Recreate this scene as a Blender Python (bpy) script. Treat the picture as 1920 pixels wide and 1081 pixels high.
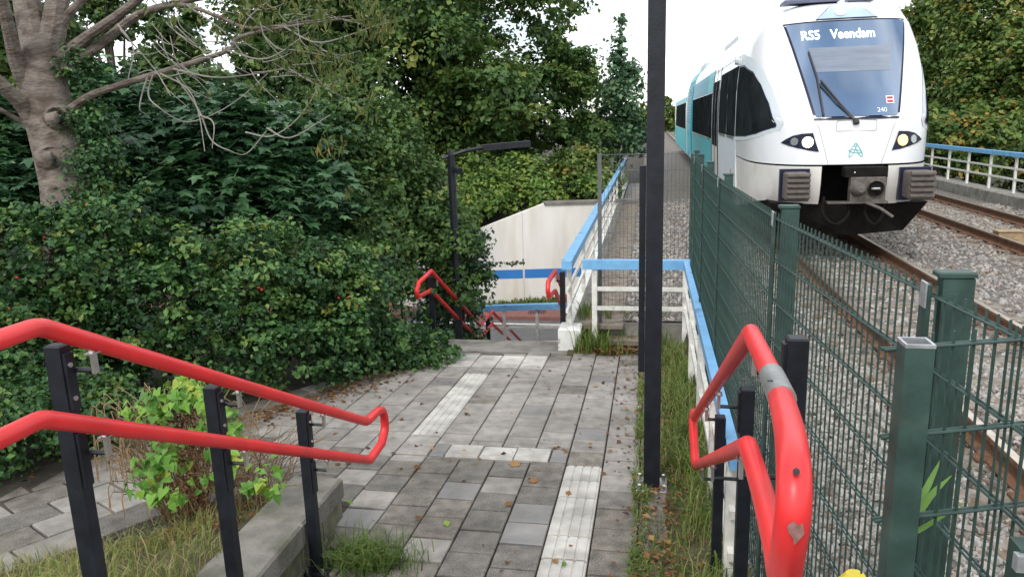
import bpy, math, random
import numpy as np
from mathutils import Vector, Matrix
random.seed(7); RNG = np.random.default_rng(11)
for o in list(bpy.data.objects): bpy.data.objects.remove(o)
SC = bpy.context.scene
COL = SC.collection
# ------------------------------------------------------------------ camera (solved from the photograph, 1920 x 1081)
F = 1410.0; PIT, YAW, ROL = 0.2200, 0.1835, -0.0306
_cy, _sy, _cp, _sp = math.cos(YAW), math.sin(YAW), math.cos(PIT), math.sin(PIT)
FW = np.array([-_sy*_cp, _cy*_cp, -_sp]); _r = np.array([_cy, _sy, 0.]); _u = np.cross(_r, FW)
RT = math.cos(ROL)*_r + math.sin(ROL)*_u; UP = -math.sin(ROL)*_r + math.cos(ROL)*_u
cam = bpy.data.cameras.new('camera'); co = bpy.data.objects.new('camera', cam); COL.objects.link(co)
cam.sensor_width = 36; cam.lens = 36*F/1920; cam.clip_start = .05; cam.clip_end = 2000
co.matrix_world = Matrix(((RT[0], UP[0], -FW[0], 0), (RT[1], UP[1], -FW[1], 0), (RT[2], UP[2], -FW[2], 0), (0, 0, 0, 1)))
SC.camera = co
# ------------------------------------------------------------------ light: bright overcast with soft sun from behind left
W = bpy.data.worlds.new('World'); SC.world = W; W.use_nodes = True
nt = W.node_tree; nt.nodes.clear()
wo = nt.nodes.new('ShaderNodeOutputWorld')
SUN_EL, SUN_AZ = math.radians(45), math.radians(198)      # azimuth clockwise from +Y
sky = nt.nodes.new('ShaderNodeTexSky'); sky.sky_type = 'NISHITA'; sky.sun_disc = False
sky.sun_elevation = SUN_EL; sky.sun_rotation = SUN_AZ
b1 = nt.nodes.new('ShaderNodeBackground'); b1.inputs[1].default_value = .14
b2 = nt.nodes.new('ShaderNodeBackground'); b2.inputs[0].default_value = (.96, .98, 1, 1); b2.inputs[1].default_value = 1.45
geo = nt.nodes.new('ShaderNodeTexCoord'); sep = nt.nodes.new('ShaderNodeSeparateXYZ')
mx = nt.nodes.new('ShaderNodeMath'); mx.operation = 'MAXIMUM'; mx.inputs[1].default_value = 0
ad = nt.nodes.new('ShaderNodeMath'); ad.operation = 'ADD'; ad.inputs[1].default_value = .12
dv = nt.nodes.new('ShaderNodeVectorMath'); dv.operation = 'DIVIDE'
cmb = nt.nodes.new('ShaderNodeCombineXYZ')
noi = nt.nodes.new('ShaderNodeTexNoise'); noi.inputs['Scale'].default_value = 1.1; noi.inputs['Detail'].default_value = 7
rmp = nt.nodes.new('ShaderNodeMapRange'); rmp.inputs[1].default_value = .40; rmp.inputs[2].default_value = .56
rmp.inputs[3].default_value = .25; rmp.inputs[4].default_value = 1.0
mxs = nt.nodes.new('ShaderNodeMixShader')
L = nt.links.new
L(geo.outputs['Generated'], sep.inputs[0]); L(sep.outputs[2], mx.inputs[0]); L(mx.outputs[0], ad.inputs[0])
for i in range(3): L(ad.outputs[0], cmb.inputs[i])
L(geo.outputs['Generated'], dv.inputs[0]); L(cmb.outputs[0], dv.inputs[1]); L(dv.outputs[0], noi.inputs['Vector'])
L(noi.outputs[0], rmp.inputs[0]); L(rmp.outputs[0], mxs.inputs[0])
L(sky.outputs[0], b1.inputs[0]); L(b1.outputs[0], mxs.inputs[1]); L(b2.outputs[0], mxs.inputs[2]); L(mxs.outputs[0], wo.inputs[0])
sl = bpy.data.lights.new('sun', 'SUN'); so = bpy.data.objects.new('sun', sl); COL.objects.link(so)
sl.energy = 1.4; sl.angle = math.radians(14); sl.color = (1, .96, .9)
_d = Vector((math.sin(SUN_AZ)*math.cos(SUN_EL), math.cos(SUN_AZ)*math.cos(SUN_EL), math.sin(SUN_EL)))
so.rotation_euler = (-_d).to_track_quat('-Z', 'Y').to_euler(); so.location = (-3, -9, 12)
SC.view_settings.view_transform = 'Standard'; SC.view_settings.look = 'None'
SC.view_settings.exposure = .42; SC.view_settings.gamma = 1
SC.render.engine = 'CYCLES'
SC.cycles.max_bounces = 6; SC.cycles.transparent_max_bounces = 6
# ------------------------------------------------------------------ pixel helpers: a pixel gives a ray, the second value the distance
def ray(x, y): return RT*(x-960)/F - UP*(y-540.5)/F + FW
def D(x, y, d): return ray(x, y)*d                       # depth along the optical axis
def PX(x, y, v): r = ray(x, y); return r*(v/r[0])        # on the plane X = v
def PY(x, y, v): r = ray(x, y); return r*(v/r[1])
def PZ(x, y, v): r = ray(x, y); return r*(v/r[2])
PH, PG = 2.4358, -.0596
def pathz(Y): return -PH + PG*Y
def PP(x, y): r = ray(x, y); return r*(-PH/(r[2]-PG*r[1]))
# ------------------------------------------------------------------ materials
MATS = {}
def mat(name, col, rough=.6, var=.12, scale=6., bump=0., bscale=40., metal=0., spec=.5, col2=None, thr=(.45, .65), emit=None, rnd=0., coat=0., detail=5, speck=0., stretch=None):
    if name in MATS: return MATS[name]
    m = bpy.data.materials.new(name); m.use_nodes = True; n = m.node_tree.nodes; l = m.node_tree.links.new
    p = n['Principled BSDF']; p.inputs['Roughness'].default_value = rough; p.inputs['Metallic'].default_value = metal
    p.inputs['Specular IOR Level'].default_value = spec; p.inputs['Coat Weight'].default_value = coat
    tc = n.new('ShaderNodeTexCoord'); nz = n.new('ShaderNodeTexNoise'); nz.inputs['Scale'].default_value = scale; nz.inputs['Detail'].default_value = detail
    src = tc.outputs['Object']
    if stretch:
        mp = n.new('ShaderNodeMapping'); mp.inputs['Scale'].default_value = stretch; l(src, mp.inputs[0]); src = mp.outputs[0]
    l(src, nz.inputs['Vector'])
    mr = n.new('ShaderNodeMapRange'); mr.inputs[1].default_value = .3; mr.inputs[2].default_value = .7
    mr.inputs[3].default_value = 1-var; mr.inputs[4].default_value = 1+var
    l(nz.outputs[0], mr.inputs[0])
    hs = n.new('ShaderNodeHueSaturation'); l(mr.outputs[0], hs.inputs['Value'])
    hs.inputs['Color'].default_value = (*col, 1)
    if col2:
        n2 = n.new('ShaderNodeTexNoise'); n2.inputs['Scale'].default_value = scale*.6; n2.inputs['Detail'].default_value = 8
        l(src, n2.inputs['Vector'])
        r2 = n.new('ShaderNodeMapRange'); r2.inputs[1].default_value = thr[0]; r2.inputs[2].default_value = thr[1]; l(n2.outputs[0], r2.inputs[0])
        mc = n.new('ShaderNodeMix'); mc.data_type = 'RGBA'; l(r2.outputs[0], mc.inputs[0])
        mc.inputs[6].default_value = (*col, 1); mc.inputs[7].default_value = (*col2, 1); l(mc.outputs[2], hs.inputs['Color'])
    out = hs.outputs[0]
    if rnd:
        oi = n.new('ShaderNodeObjectInfo'); r3 = n.new('ShaderNodeMapRange'); r3.inputs[3].default_value = 1-rnd; r3.inputs[4].default_value = 1+rnd
        l(oi.outputs['Random'], r3.inputs[0]); h2 = n.new('ShaderNodeHueSaturation'); l(r3.outputs[0], h2.inputs['Value']); l(out, h2.inputs['Color']); out = h2.outputs[0]
        ad2 = n.new('ShaderNodeVectorMath'); ad2.operation = 'ADD'; l(tc.outputs['Object'], ad2.inputs[0])
        cb = n.new('ShaderNodeMath'); cb.operation = 'MULTIPLY'; cb.inputs[1].default_value = 37.; l(oi.outputs['Random'], cb.inputs[0]); l(cb.outputs[0], ad2.inputs[1])
        l(ad2.outputs[0], nz.inputs['Vector'])
    if speck:
        n4 = n.new('ShaderNodeTexNoise'); n4.inputs['Scale'].default_value = 150; n4.inputs['Detail'].default_value = 1; l(tc.outputs['Object'], n4.inputs['Vector'])
        r4 = n.new('ShaderNodeMapRange'); r4.inputs[1].default_value = .60; r4.inputs[2].default_value = .70; r4.inputs[4].default_value = speck; l(n4.outputs[0], r4.inputs[0])
        m4 = n.new('ShaderNodeMix'); m4.data_type = 'RGBA'; l(r4.outputs[0], m4.inputs[0]); l(out, m4.inputs[6]); m4.inputs[7].default_value = (.55, .52, .46, 1); out = m4.outputs[2]
    if rnd:                               # stains that run on across neighbouring slabs
        gp_ = n.new('ShaderNodeNewGeometry'); n5 = n.new('ShaderNodeTexNoise'); n5.inputs['Scale'].default_value = 1.7; n5.inputs['Detail'].default_value = 8; n5.inputs['Roughness'].default_value = .62
        l(gp_.outputs['Position'], n5.inputs['Vector']); r5 = n.new('ShaderNodeMapRange'); r5.inputs[1].default_value = .32; r5.inputs[2].default_value = .62; r5.inputs[3].default_value = .66; r5.inputs[4].default_value = 1.08
        l(n5.outputs[0], r5.inputs[0]); h5 = n.new('ShaderNodeHueSaturation'); l(r5.outputs[0], h5.inputs['Value']); l(out, h5.inputs['Color']); out = h5.outputs[0]
    l(out, p.inputs['Base Color'])
    if bump:
        bn = n.new('ShaderNodeTexNoise'); bn.inputs['Scale'].default_value = bscale; bn.inputs['Detail'].default_value = 6
        l(src, bn.inputs['Vector']); bp = n.new('ShaderNodeBump'); bp.inputs['Strength'].default_value = bump; bp.inputs['Distance'].default_value = .02
        l(bn.outputs[0], bp.inputs['Height']); l(bp.outputs[0], p.inputs['Normal'])
    if emit: p.inputs['Emission Color'].default_value = (*emit[0], 1); p.inputs['Emission Strength'].default_value = emit[1]
    MATS[name] = m; return m
def leafmat(name, cols, trans=.3, rough=.45, spec=.35):
    m = bpy.data.materials.new(name); m.use_nodes = True; n = m.node_tree.nodes; l = m.node_tree.links.new
    p = n['Principled BSDF']; p.inputs['Roughness'].default_value = rough; p.inputs['Specular IOR Level'].default_value = spec
    at = n.new('ShaderNodeAttribute'); at.attribute_name = 'tint'; cr = n.new('ShaderNodeValToRGB')
    e = cr.color_ramp.elements; e[0].position = 0; e[0].color = (*cols[0], 1); e[1].position = 1; e[1].color = (*cols[-1], 1)
    for i, c in enumerate(cols[1:-1]): x = e.new((i+1)/(len(cols)-1)); x.color = (*c, 1)
    l(at.outputs['Fac'], cr.inputs[0]); l(cr.outputs[0], p.inputs['Base Color'])
    tr = n.new('ShaderNodeBsdfTranslucent'); l(cr.outputs[0], tr.inputs[0]); ms = n.new('ShaderNodeMixShader'); ms.inputs[0].default_value = trans
    l(p.outputs[0], ms.inputs[1]); l(tr.outputs[0], ms.inputs[2]); l(ms.outputs[0], n['Material Output'].inputs[0])
    return m
# ------------------------------------------------------------------ mesh helpers
class MB:
    def __init__(s): s.v = []; s.f = []
    def add(s, v, f):
        b = len(s.v); s.v += [tuple(map(float, q)) for q in v]; s.f += [tuple(b+i for i in q) for q in f]; return s
    def box(s, c, d, rot=None, ch=0.):
        x, y, z = [q/2 for q in d]
        if ch:
            v = [(-x, -y, -z), (x, -y, -z), (x, y, -z), (-x, y, -z), (-x, -y, z-ch), (x, -y, z-ch), (x, y, z-ch), (-x, y, z-ch),
                 (-x+ch, -y+ch, z), (x-ch, -y+ch, z), (x-ch, y-ch, z), (-x+ch, y-ch, z)]
            f = [(3, 2, 1, 0)] + [(i, (i+1) % 4, 4+(i+1) % 4, 4+i) for i in range(4)] + [(4+i, 4+(i+1) % 4, 8+(i+1) % 4, 8+i) for i in range(4)] + [(8, 9, 10, 11)]
        else:
            v = [(-x, -y, -z), (x, -y, -z), (x, y, -z), (-x, y, -z), (-x, -y, z), (x, -y, z), (x, y, z), (-x, y, z)]
            f = [(3, 2, 1, 0), (4, 5, 6, 7), (0, 1, 5, 4), (1, 2, 6, 5), (2, 3, 7, 6), (3, 0, 4, 7)]
        if rot is not None: v = [rot @ Vector(q) for q in v]
        return s.add([(q[0]+c[0], q[1]+c[1], q[2]+c[2]) for q in v], f)
    def tube(s, pts, r, n=8, cap=True):
        P = [Vector(q) for q in pts]; k = len(P); rr = r if hasattr(r, '__len__') else [r]*k
        T = []
        for i in range(k):
            a = (P[i]-P[i-1]).normalized() if i else (P[1]-P[0]).normalized(); b = (P[i+1]-P[i]).normalized() if i < k-1 else a
            T.append(((a+b).normalized() if (a+b).length > 1e-6 else a, a, b))
        up = Vector((0, 0, 1)) if abs(T[0][0].z) < .9 else Vector((1, 0, 0))
        N = up.cross(T[0][0]).normalized(); V = []
        for i in range(k):
            t = T[i][0]; N = (N-t*N.dot(t)).normalized(); B = t.cross(N)
            m = 1/max(.5, math.sqrt(max(.0, (1+T[i][1].dot(T[i][2]))/2)))
            bi = (T[i][2]-T[i][1]); bi = bi.normalized() if bi.length > 1e-4 else None
            for j in range(n):
                a = 2*math.pi*j/n; o = N*math.cos(a)*rr[i]+B*math.sin(a)*rr[i]
                if bi is not None: o += bi*o.dot(bi)*(m-1)
                V.append(P[i]+o)
        f = [(i*n+j, i*n+(j+1) % n, (i+1)*n+(j+1) % n, (i+1)*n+j) for i in range(k-1) for j in range(n)]
        if cap: f += [tuple(range(n-1, -1, -1)), tuple((k-1)*n+j for j in range(n))]
        return s.add(V, f)
    def bar(s, a, b, w, h):            # rectangular bar from a to b, w sideways, h in the upright direction
        a, b = Vector(a), Vector(b); t = (b-a).normalized(); up = Vector((0, 0, 1)) if abs(t.z) < .95 else Vector((0, 1, 0))
        sd = t.cross(up).normalized()*w/2; u = sd.cross(t).normalized()*h/2
        return s.add([a-sd-u, a+sd-u, a+sd+u, a-sd+u, b-sd-u, b+sd-u, b+sd+u, b-sd+u], [(0, 1, 2, 3), (7, 6, 5, 4), (0, 4, 5, 1), (1, 5, 6, 2), (2, 6, 7, 3), (3, 7, 4, 0)])
    def grid(s, fn, nu, nv):
        v = [fn(i/(nu-1), j/(nv-1)) for j in range(nv) for i in range(nu)]
        return s.add(v, [(j*nu+i, j*nu+i+1, (j+1)*nu+i+1, (j+1)*nu+i) for j in range(nv-1) for i in range(nu-1)])
    def prism(s, poly, off):           # planar polygon (3D points) pushed along off
        k = len(poly); off = Vector(off); a = [Vector(q) for q in poly]; b = [q+off for q in a]
        return s.add(a+b, [tuple(range(k))[::-1], tuple(range(k, 2*k))] + [(i, (i+1) % k, k+(i+1) % k, k+i) for i in range(k)])
def mesh(name, mb, m, smooth=False):
    me = bpy.data.meshes.new(name); me.from_pydata(mb.v, [], mb.f); me.update()
    if smooth: me.polygons.foreach_set('use_smooth', [True]*len(me.polygons))
    if smooth == 'auto':
        try: me.set_sharp_from_angle(angle=math.radians(35))
        except Exception: pass
    if m: me.materials.append(m)
    return me
def link(name, me, parent=None, loc=None):
    o = bpy.data.objects.new(name, me); COL.objects.link(o)
    if parent is not None:
        o.parent = parent
        o.matrix_parent_inverse = parent_world(parent).inverted()
    if loc is not None: o.location = loc
    return o
def parent_world(o):
    M = o.matrix_basis.copy()
    if o.parent is not None: M = parent_world(o.parent) @ o.matrix_parent_inverse @ M
    return M
def obj(name, mb, m, parent=None, smooth=False): return link(name, mesh(name, mb, m, smooth), parent)
def tag(o, label=None, cat=None, group=None, kind=None):
    if label: o['label'] = label
    if cat: o['category'] = cat
    if group: o['group'] = group
    if kind: o['kind'] = kind
    return o
def thing(name, loc, label, cat, group=None):
    o = bpy.data.objects.new(name, None); COL.objects.link(o); o.location = loc; o.empty_display_size = .2
    return tag(o, label, cat, group)
def fillet(pts, rad, n=5):
    P = [Vector(p) for p in pts]; out = [P[0]]
    for i in range(1, len(P)-1):
        a, b, c = P[i-1], P[i], P[i+1]; da, dc = (a-b), (c-b); r = min(rad, da.length*.45, dc.length*.45)
        p0, p2 = b+da.normalized()*r, b+dc.normalized()*r
        for k in range(n+1): t = k/n; out.append(p0*(1-t)**2+b*2*t*(1-t)+p2*t*t)
    out.append(P[-1]); return out
def smoothline(pts, n=6):
    P = [Vector(p) for p in pts]; P = [P[0]*2-P[1]]+P+[P[-1]*2-P[-2]]; out = []
    for i in range(1, len(P)-2):
        for k in range(n):
            t = k/n; a, b, c, d = P[i-1:i+3]
            out.append(.5*((2*b)+(c-a)*t+(2*a-5*b+4*c-d)*t*t+(3*b-a-3*c+d)*t**3))
    out.append(P[-2]); return out
def trimesh(name, V, T, m, tint=None, parent=None, smooth=False):
    me = bpy.data.meshes.new(name); nv, nf = len(V), len(T)
    me.vertices.add(nv); me.vertices.foreach_set('co', np.asarray(V, np.float32).ravel())
    me.loops.add(nf*3); me.loops.foreach_set('vertex_index', np.asarray(T, np.int32).ravel())
    me.polygons.add(nf); me.polygons.foreach_set('loop_start', np.arange(0, nf*3, 3, dtype=np.int32))
    try: me.polygons.foreach_set('loop_total', np.full(nf, 3, np.int32))
    except Exception: pass
    if tint is not None: a = me.attributes.new('tint', 'FLOAT', 'FACE'); a.data.foreach_set('value', np.asarray(tint, np.float32))
    me.update(calc_edges=True); me.validate()
    me.polygons.foreach_set('use_smooth', [smooth]*nf)
    me.materials.append(m)
    return link(name, me, parent)
# ------------------------------------------------------------------ base materials
M_tile = [mat('paving_grey', (.29, .268, .24), .75, .2, 9, .35, 160, rnd=.08, col2=(.21, .195, .175), thr=(.5, .75), speck=.35),
          mat('paving_brown', (.195, .175, .145), .7, .25, 12, .5, 170, rnd=.1, speck=.8, col2=(.10, .09, .07), thr=(.45, .7)),
          mat('paving_smooth', (.225, .213, .198), .5, .12, 5, .1, 90, rnd=.08, col2=(.185, .18, .175)),
          mat('paving_dark', (.17, .157, .138), .6, .25, 10, .5, 170, rnd=.1, speck=.8, col2=(.09, .085, .075), thr=(.45, .7))]
M_tact = mat('tactile_white', (.50, .485, .44), .65, .14, 7, .1, 80, rnd=.08, col2=(.33, .31, .26), thr=(.48, .75))
M_joint = mat('joint_sand', (.055, .05, .04), .9, .3, 20, .6, 120)
M_soil = mat('soil', (.06, .048, .035), .95, .4, 5, .8, 30, col2=(.035, .03, .02))
M_grassg = mat('grass_ground', (.075, .08, .03), .95, .4, 4, .8, 40, col2=(.07, .05, .03))
M_conc = mat('concrete', (.24, .225, .20), .8, .2, 6, .4, 90, col2=(.13, .125, .10), thr=(.45, .7))
M_concm = mat('mossy_concrete', (.15, .145, .10), .85, .3, 9, .5, 70, col2=(.08, .085, .04), thr=(.42, .62))
M_white = mat('white_wall_paint', (.84, .82, .76), .7, .05, 1.2, .1, 30, col2=(.66, .61, .50), thr=(.5, .8), stretch=(2.4, 2.4, .4))
M_wpaint = mat('white_rail_paint', (.66, .65, .60), .55, .15, 14, col2=(.30, .28, .22), thr=(.6, .75))
M_wblock = mat('flaking_white_paint', (.72, .72, .69), .7, .1, 9, .3, 60, col2=(.25, .24, .21), thr=(.60, .66))
M_blue = mat('blue_rail_paint', (.17, .40, .66), .4, .12, 9, .05, 80, col2=(.09, .17, .26), thr=(.60, .72))
M_bstripe = mat('blue_stripe_paint', (.035, .22, .60), .6, .06, 3)
M_red = mat('red_handrail_coating', (.70, .026, .028), .38, .12, 5, .03, 30, spec=.45, col2=(.62, .04, .04), thr=(.45, .7))
M_black = mat('black_post_coating', (.0105, .0125, .018), .45, .35, 12, .08, 60, spec=.35)
M_steel = mat('bright_steel', (.62, .62, .60), .28, .15, 20, metal=.9)
M_dull = mat('dull_steel', (.32, .32, .31), .45, .2, 20, metal=.7)
M_green = mat('green_fence_coating', (.030, .062, .052), .5, .3, 15, .05, 80, col2=(.06, .08, .06), thr=(.58, .8), spec=.4)
M_galv = mat('galvanised', (.42, .44, .45), .4, .25, 25, metal=.6)
M_rust = mat('rail_rust', (.16, .075, .038), .85, .3, 14, .4, 60, col2=(.10, .06, .04))
M_head = mat('rail_head', (.50, .43, .36), .3, .15, 12, metal=.8)
M_sleeper = mat('sleeper_concrete', (.22, .19, .155), .9, .25, 10, .4, 60, col2=(.13, .09, .06))
M_asph = mat('asphalt', (.13, .13, .13), .85, .15, 8, .3, 120)
M_redasph = mat('red_asphalt', (.23, .10, .085), .85, .12, 6, .2, 100)
M_wood = mat('pale_wood', (.32, .23, .13), .8, .2, 12)
# ------------------------------------------------------------------ terrain
def groundz(X, Y):
    base = -PH + PG*min(max(Y, -3), 9.9) - .09
    if X > .45: base = -2.74
    if X < -3: base += min(.9, (-3-X)*.05)
    z = base
    if Y > 9.95: 
        t = min(1, (Y-9.95)/5.0); low = (1-t)*-3.2 + t*-5.98
        z = low if Y < 24.6 else (-2.8 if X > -1.6 else -3.0)
    if X > 9.75: z = -3.4 if not 9.95 < Y < 24.6 else -5.98
    return z
gx = np.concatenate([-np.geomspace(420, 22, 9), np.arange(-20, -3, 1.), np.arange(-3, 0, .5), [.0, .4, .5, 1.5, 3, 5, 7, 9, 9.7, 9.8, 11, 14, 18], np.geomspace(25, 420, 8)])
gy = np.concatenate([[-420, -120, -40, -15, -6, -3, -1], np.arange(0, 9.6, 1.), [9.4, 9.94, 9.96, 11, 12, 13, 14, 15, 16, 18, 20, 22, 24.55, 24.65, 26, 30, 40, 60, 100, 200, 420]])
mb = MB(); nx = len(gx)
for Y in gy:
    for X in gx: mb.v.append((float(X), float(Y), groundz(X, Y)-(.0)))
mb.f = [(j*nx+i, j*nx+i+1, (j+1)*nx+i+1, (j+1)*nx+i) for j in range(len(gy)-1) for i in range(nx-1)]
tag(obj('ground', mb, M_soil), kind='structure')
# bridge deck over the underpass
mb = MB().box((4.35, 17.3, -2.98), (10.7, 14.9, .55)); tag(obj('bridge_deck', mb, M_conc), kind='structure')
# ------------------------------------------------------------------ main footpath with paving tiles
A = math.atan(PG); ROT = Matrix.Rotation(A, 3, 'X')
X0 = -.3506
LEFTB = [(10.2, -2.93), (9.4, -2.94), (7.83, -3.15), (7.19, -3.4), (6.37, -3.85), (6.17, -4.1), (5.86, -4.8), (4.92, -5.35), (3.5, -5.9), (0, -7.2)]
def leftb(Y):
    for (y1, x1), (y0, x0) in zip(LEFTB, LEFTB[1:]):
        if y0 <= Y <= y1: return x0+(x1-x0)*(Y-y0)/(y1-y0)
    return LEFTB[0][1]
SD = Vector((.62, .785)).normalized()                     # edge of the side path
def sdist(X, Y): return (X+3.37)*SD.y - (Y-4.28)*SD.x     # >0: on the planted bank towards the steps
mb = MB(); g0 = lambda X, Y, dz: (X, Y, pathz(Y)+dz)
mb.add([g0(-9, -1, -.045), g0(.16, -1, -.045), g0(.16, 9.4, -.045), g0(-2.95, 9.4, -.045), g0(-3.9, 6.3, -.045), g0(-6, 5, -.045)], [(0, 1, 2, 3, 4, 5)])
path = tag(obj('footpath', mb, M_joint), kind='structure')
TS = {}
def tilemesh(w, h, kind):
    k = (round(w, 3), round(h, 3), kind)
    if k not in TS:
        b = MB().box((0, 0, -.03), (w-.012, h-.020, .06), ch=.006)
        if kind == 'T':
            b = MB().box((0, 0, -.033), (w-.010, h-.017, .06), ch=.005)
            nrib = 4; ww = (w-.03)/nrib
            for i in range(nrib): b.box((-w/2+.015+ww*(i+.5), 0, -.0005), (ww-.012, h-.012, .007), ch=.003)
            m = M_tact
        elif kind == 'U':
            b = MB().box((0, 0, -.033), (w-.010, h-.017, .06), ch=.005)
            for i in range(4): b.box((0, -h/2+.015+(h-.03)/4*(i+.5), -.0005), (w-.012, (h-.03)/4-.012, .007), ch=.003)
            m = M_tact
        elif kind == 'W': m = M_tact
        else: m = M_tile[kind]
        TS[k] = mesh('paving_tile', b, m)
    return TS[k]
def tile(X, Y, w, h, kind, par, rz=0, name='paving_tile'):
    o = bpy.data.objects.new(name, tilemesh(w, h, kind)); COL.objects.link(o); o.parent = par
    o.location = (X, Y, pathz(Y)+random.uniform(-.004, .004))
    M = ROT.to_4x4() @ Matrix.Rotation(rz, 4, 'Z') @ Matrix.Rotation(random.gauss(0, .004), 4, 'X') @ Matrix.Rotation(random.gauss(0, .004), 4, 'Y')
    o.rotation_euler = M.to_euler(); return o
for c in range(-12, 2):
    xl = X0+.3*c; xc = xl+.15                             # column between xl and xl+.3 ; c=-1 holds the near tactile strip
    off = .296 if c % 2 else .146
    if c in (-6,): off = .2108
    for k in range(8, 34):
        yb = off+.3*k; yt = yb+.3; yc = yb+.15
        if yb < 3.56 or yt > 9.45: continue
        if xc < leftb(yc)-.1 or (xc < -2.05 and yb < 4.5) : continue
        if sdist(xc, yc) > .10 and xc < -2.4: continue
        if xc < -3.3 and yc < 6.1: continue
        zones = []
        if xc < -.75 and xc > -2.2: zones.append((5.745, 6.035))
        if -2.8 < xc < -1.25: zones.append((8.605, 9.205))
        for z0, z1 in zones:
            if yb < z0 < yt: yt = z0
            elif yb < z1 < yt: yb = z1
            elif yb >= z0-.001 and yt <= z1+.001: yt = yb
        if yt-yb < .03: continue
        yc = (yb+yt)/2
        kind = 0
        if c == -1 and yb < 5.6: kind = 'T'
        elif c == -6 and 6.15 < yb < 8.1: kind = 'T'
        else:
            dk = (yc < 6.0) + (xc < -.8 and yc < 5.9) + (yc < 5.2)
            kind = random.choices([0, 1, 2, 3], [[.92, .04, .04, .0], [.66, .18, .08, .08], [.25, .42, .05, .28], [.08, .42, .06, .44]][dk])[0]
        w = .3
        if c == 1: w = .2
        tile(xc-(.05 if c == 1 else 0), yc, w, round(yt-yb, 3), kind, path)
for i in range(5):
    for j in range(2): tile(-2.6006+.3*i, 8.755+.3*j, .3, .3, 'W', path)
for i in range(3): tile(-1.555+.3*i, 5.89, .3, .29, 'U', path)
for x, w in ((-1.778, .145), (-2.0, .3), (-.7275, .150)): tile(x, 5.89, w, .29, 2 if w < .2 else 0, path)
# side path (brick-bonded slabs, running off to the left)
sp = MB(); sp.add([g0(-8.3, -.5, -.04), g0(-7.0, -.6, -.04), g0(-3.3, 4.5, -.04), g0(-3.3, 6.3, -.04), g0(-5.0, 5.6, -.04)], [(0, 1, 2, 3, 4)])
side = tag(obj('side_path', sp, M_joint), kind='structure')
ud = Vector((.47, .88)).normalized(); vd = Vector((ud.y, -ud.x)); rz = math.atan2(-ud.x, ud.y)
for r in range(-9, 6):
    for k in range(-12, 9):
        q = Vector((-4.2, 4.6))+vd*(.305*r)+ud*(.45*k+(.225 if r % 2 else 0))
        if q.x > -3.32 or q.y < 1.5 or q.x < leftb(q.y)-.5 or sdist(q.x, q.y) > .02 : continue
        tile(q.x, q.y, .305, .45, random.choices([0, 1, 3], [.42, .30, .28])[0], side, rz, 'paving_slab')
# edge slab where the path drops to the lower steps, and the lower steps
mb = MB().box((-2.0, 9.68, -3.17), (1.92, .54, .32)); tag(obj('top_step', mb, M_conc), kind='structure')
st = tag(obj('lower_steps', MB().box((-2.0, 10.1, -3.34), (1.9, .3, .32)), M_conc), kind='structure')
for i in range(1, 12):
    link('step', mesh('step', MB().box((-2.0, 10.1+.3*i, -3.34-.165*i), (1.9, .3, .32), ch=.01), M_conc), st)
# upper steps and landing under the photographer
us = tag(obj('upper_steps', MB().box((-.83, .5, -1.95), (2.38, 3.1, .6)), M_conc), kind='structure')
for i in range(5):
    link('step', mesh('step', MB().box((-.83, 3.43-.3*i, pathz(3.5)-.05+.168*i), (2.38, .3, .26+.0*i), ch=.008), M_conc), us)
# cheek wall of the steps: coping slabs over a course of blocks
M_cop = mat('weathered_coping', (.19, .18, .155), .85, .25, 7, .5, 60, col2=(.10, .10, .07), thr=(.45, .68))
cw = thing('retaining_wall', (-2.2, 4.0, -2.7), 'low mossy concrete wall with coping slabs beside the left handrail posts', 'wall')
for i in range(4):
    y = 4.42-.62*i-.31
    obj('coping_slab', MB().box((-2.21, y, -2.40), (.36, .612, .14), ch=.015), M_cop, cw)
for j in range(2):
    for i in range(8):
        y = 4.40-.31*i-.15-(.15 if j else 0)
        obj('block', MB().box((-2.21, y, -2.545-.155*j), (.33, .30, .146), ch=.006), M_concm, cw)
# planted bank beside the steps
mb = MB(); N = 22
def bankz(X, Y):
    if Y > 4.45 and X > -2.46: return pathz(Y)-.2
    s = sdist(X, Y); z = pathz(Y)-.05+.34*max(0, s)
    return min(z, -2.36 if Y > 3.2 else -2.36+(3.2-Y)*.45) + .02*math.sin(X*9+Y*5)
mb.grid(lambda u, v: (-7+4.8*u, -1.5+6.6*v, bankz(-7+4.8*u, -1.5+6.6*v)-(.12 if sdist(-7+4.8*u, -1.5+6.6*v) < -.05 else 0)), 40, 46)
tag(obj('planted_bank', mb, M_grassg, smooth=True), kind='structure')
# verge between path and fence
mb = MB(); mb.grid(lambda u, v: (.02+.75*u, -2+11.9*v, pathz(-2+11.9*v)+.0+.03*math.sin(v*40)*math.sin(u*3)), 6, 60)
mb.add([(-1.04, 9.36, -3.012), (.1, 9.36, -3.008), (.1, 10, -2.95), (-1.04, 10, -2.95)], [(0, 1, 2, 3)])
tag(obj('grass_verge', mb, M_grassg, smooth=True), kind='structure')
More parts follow.
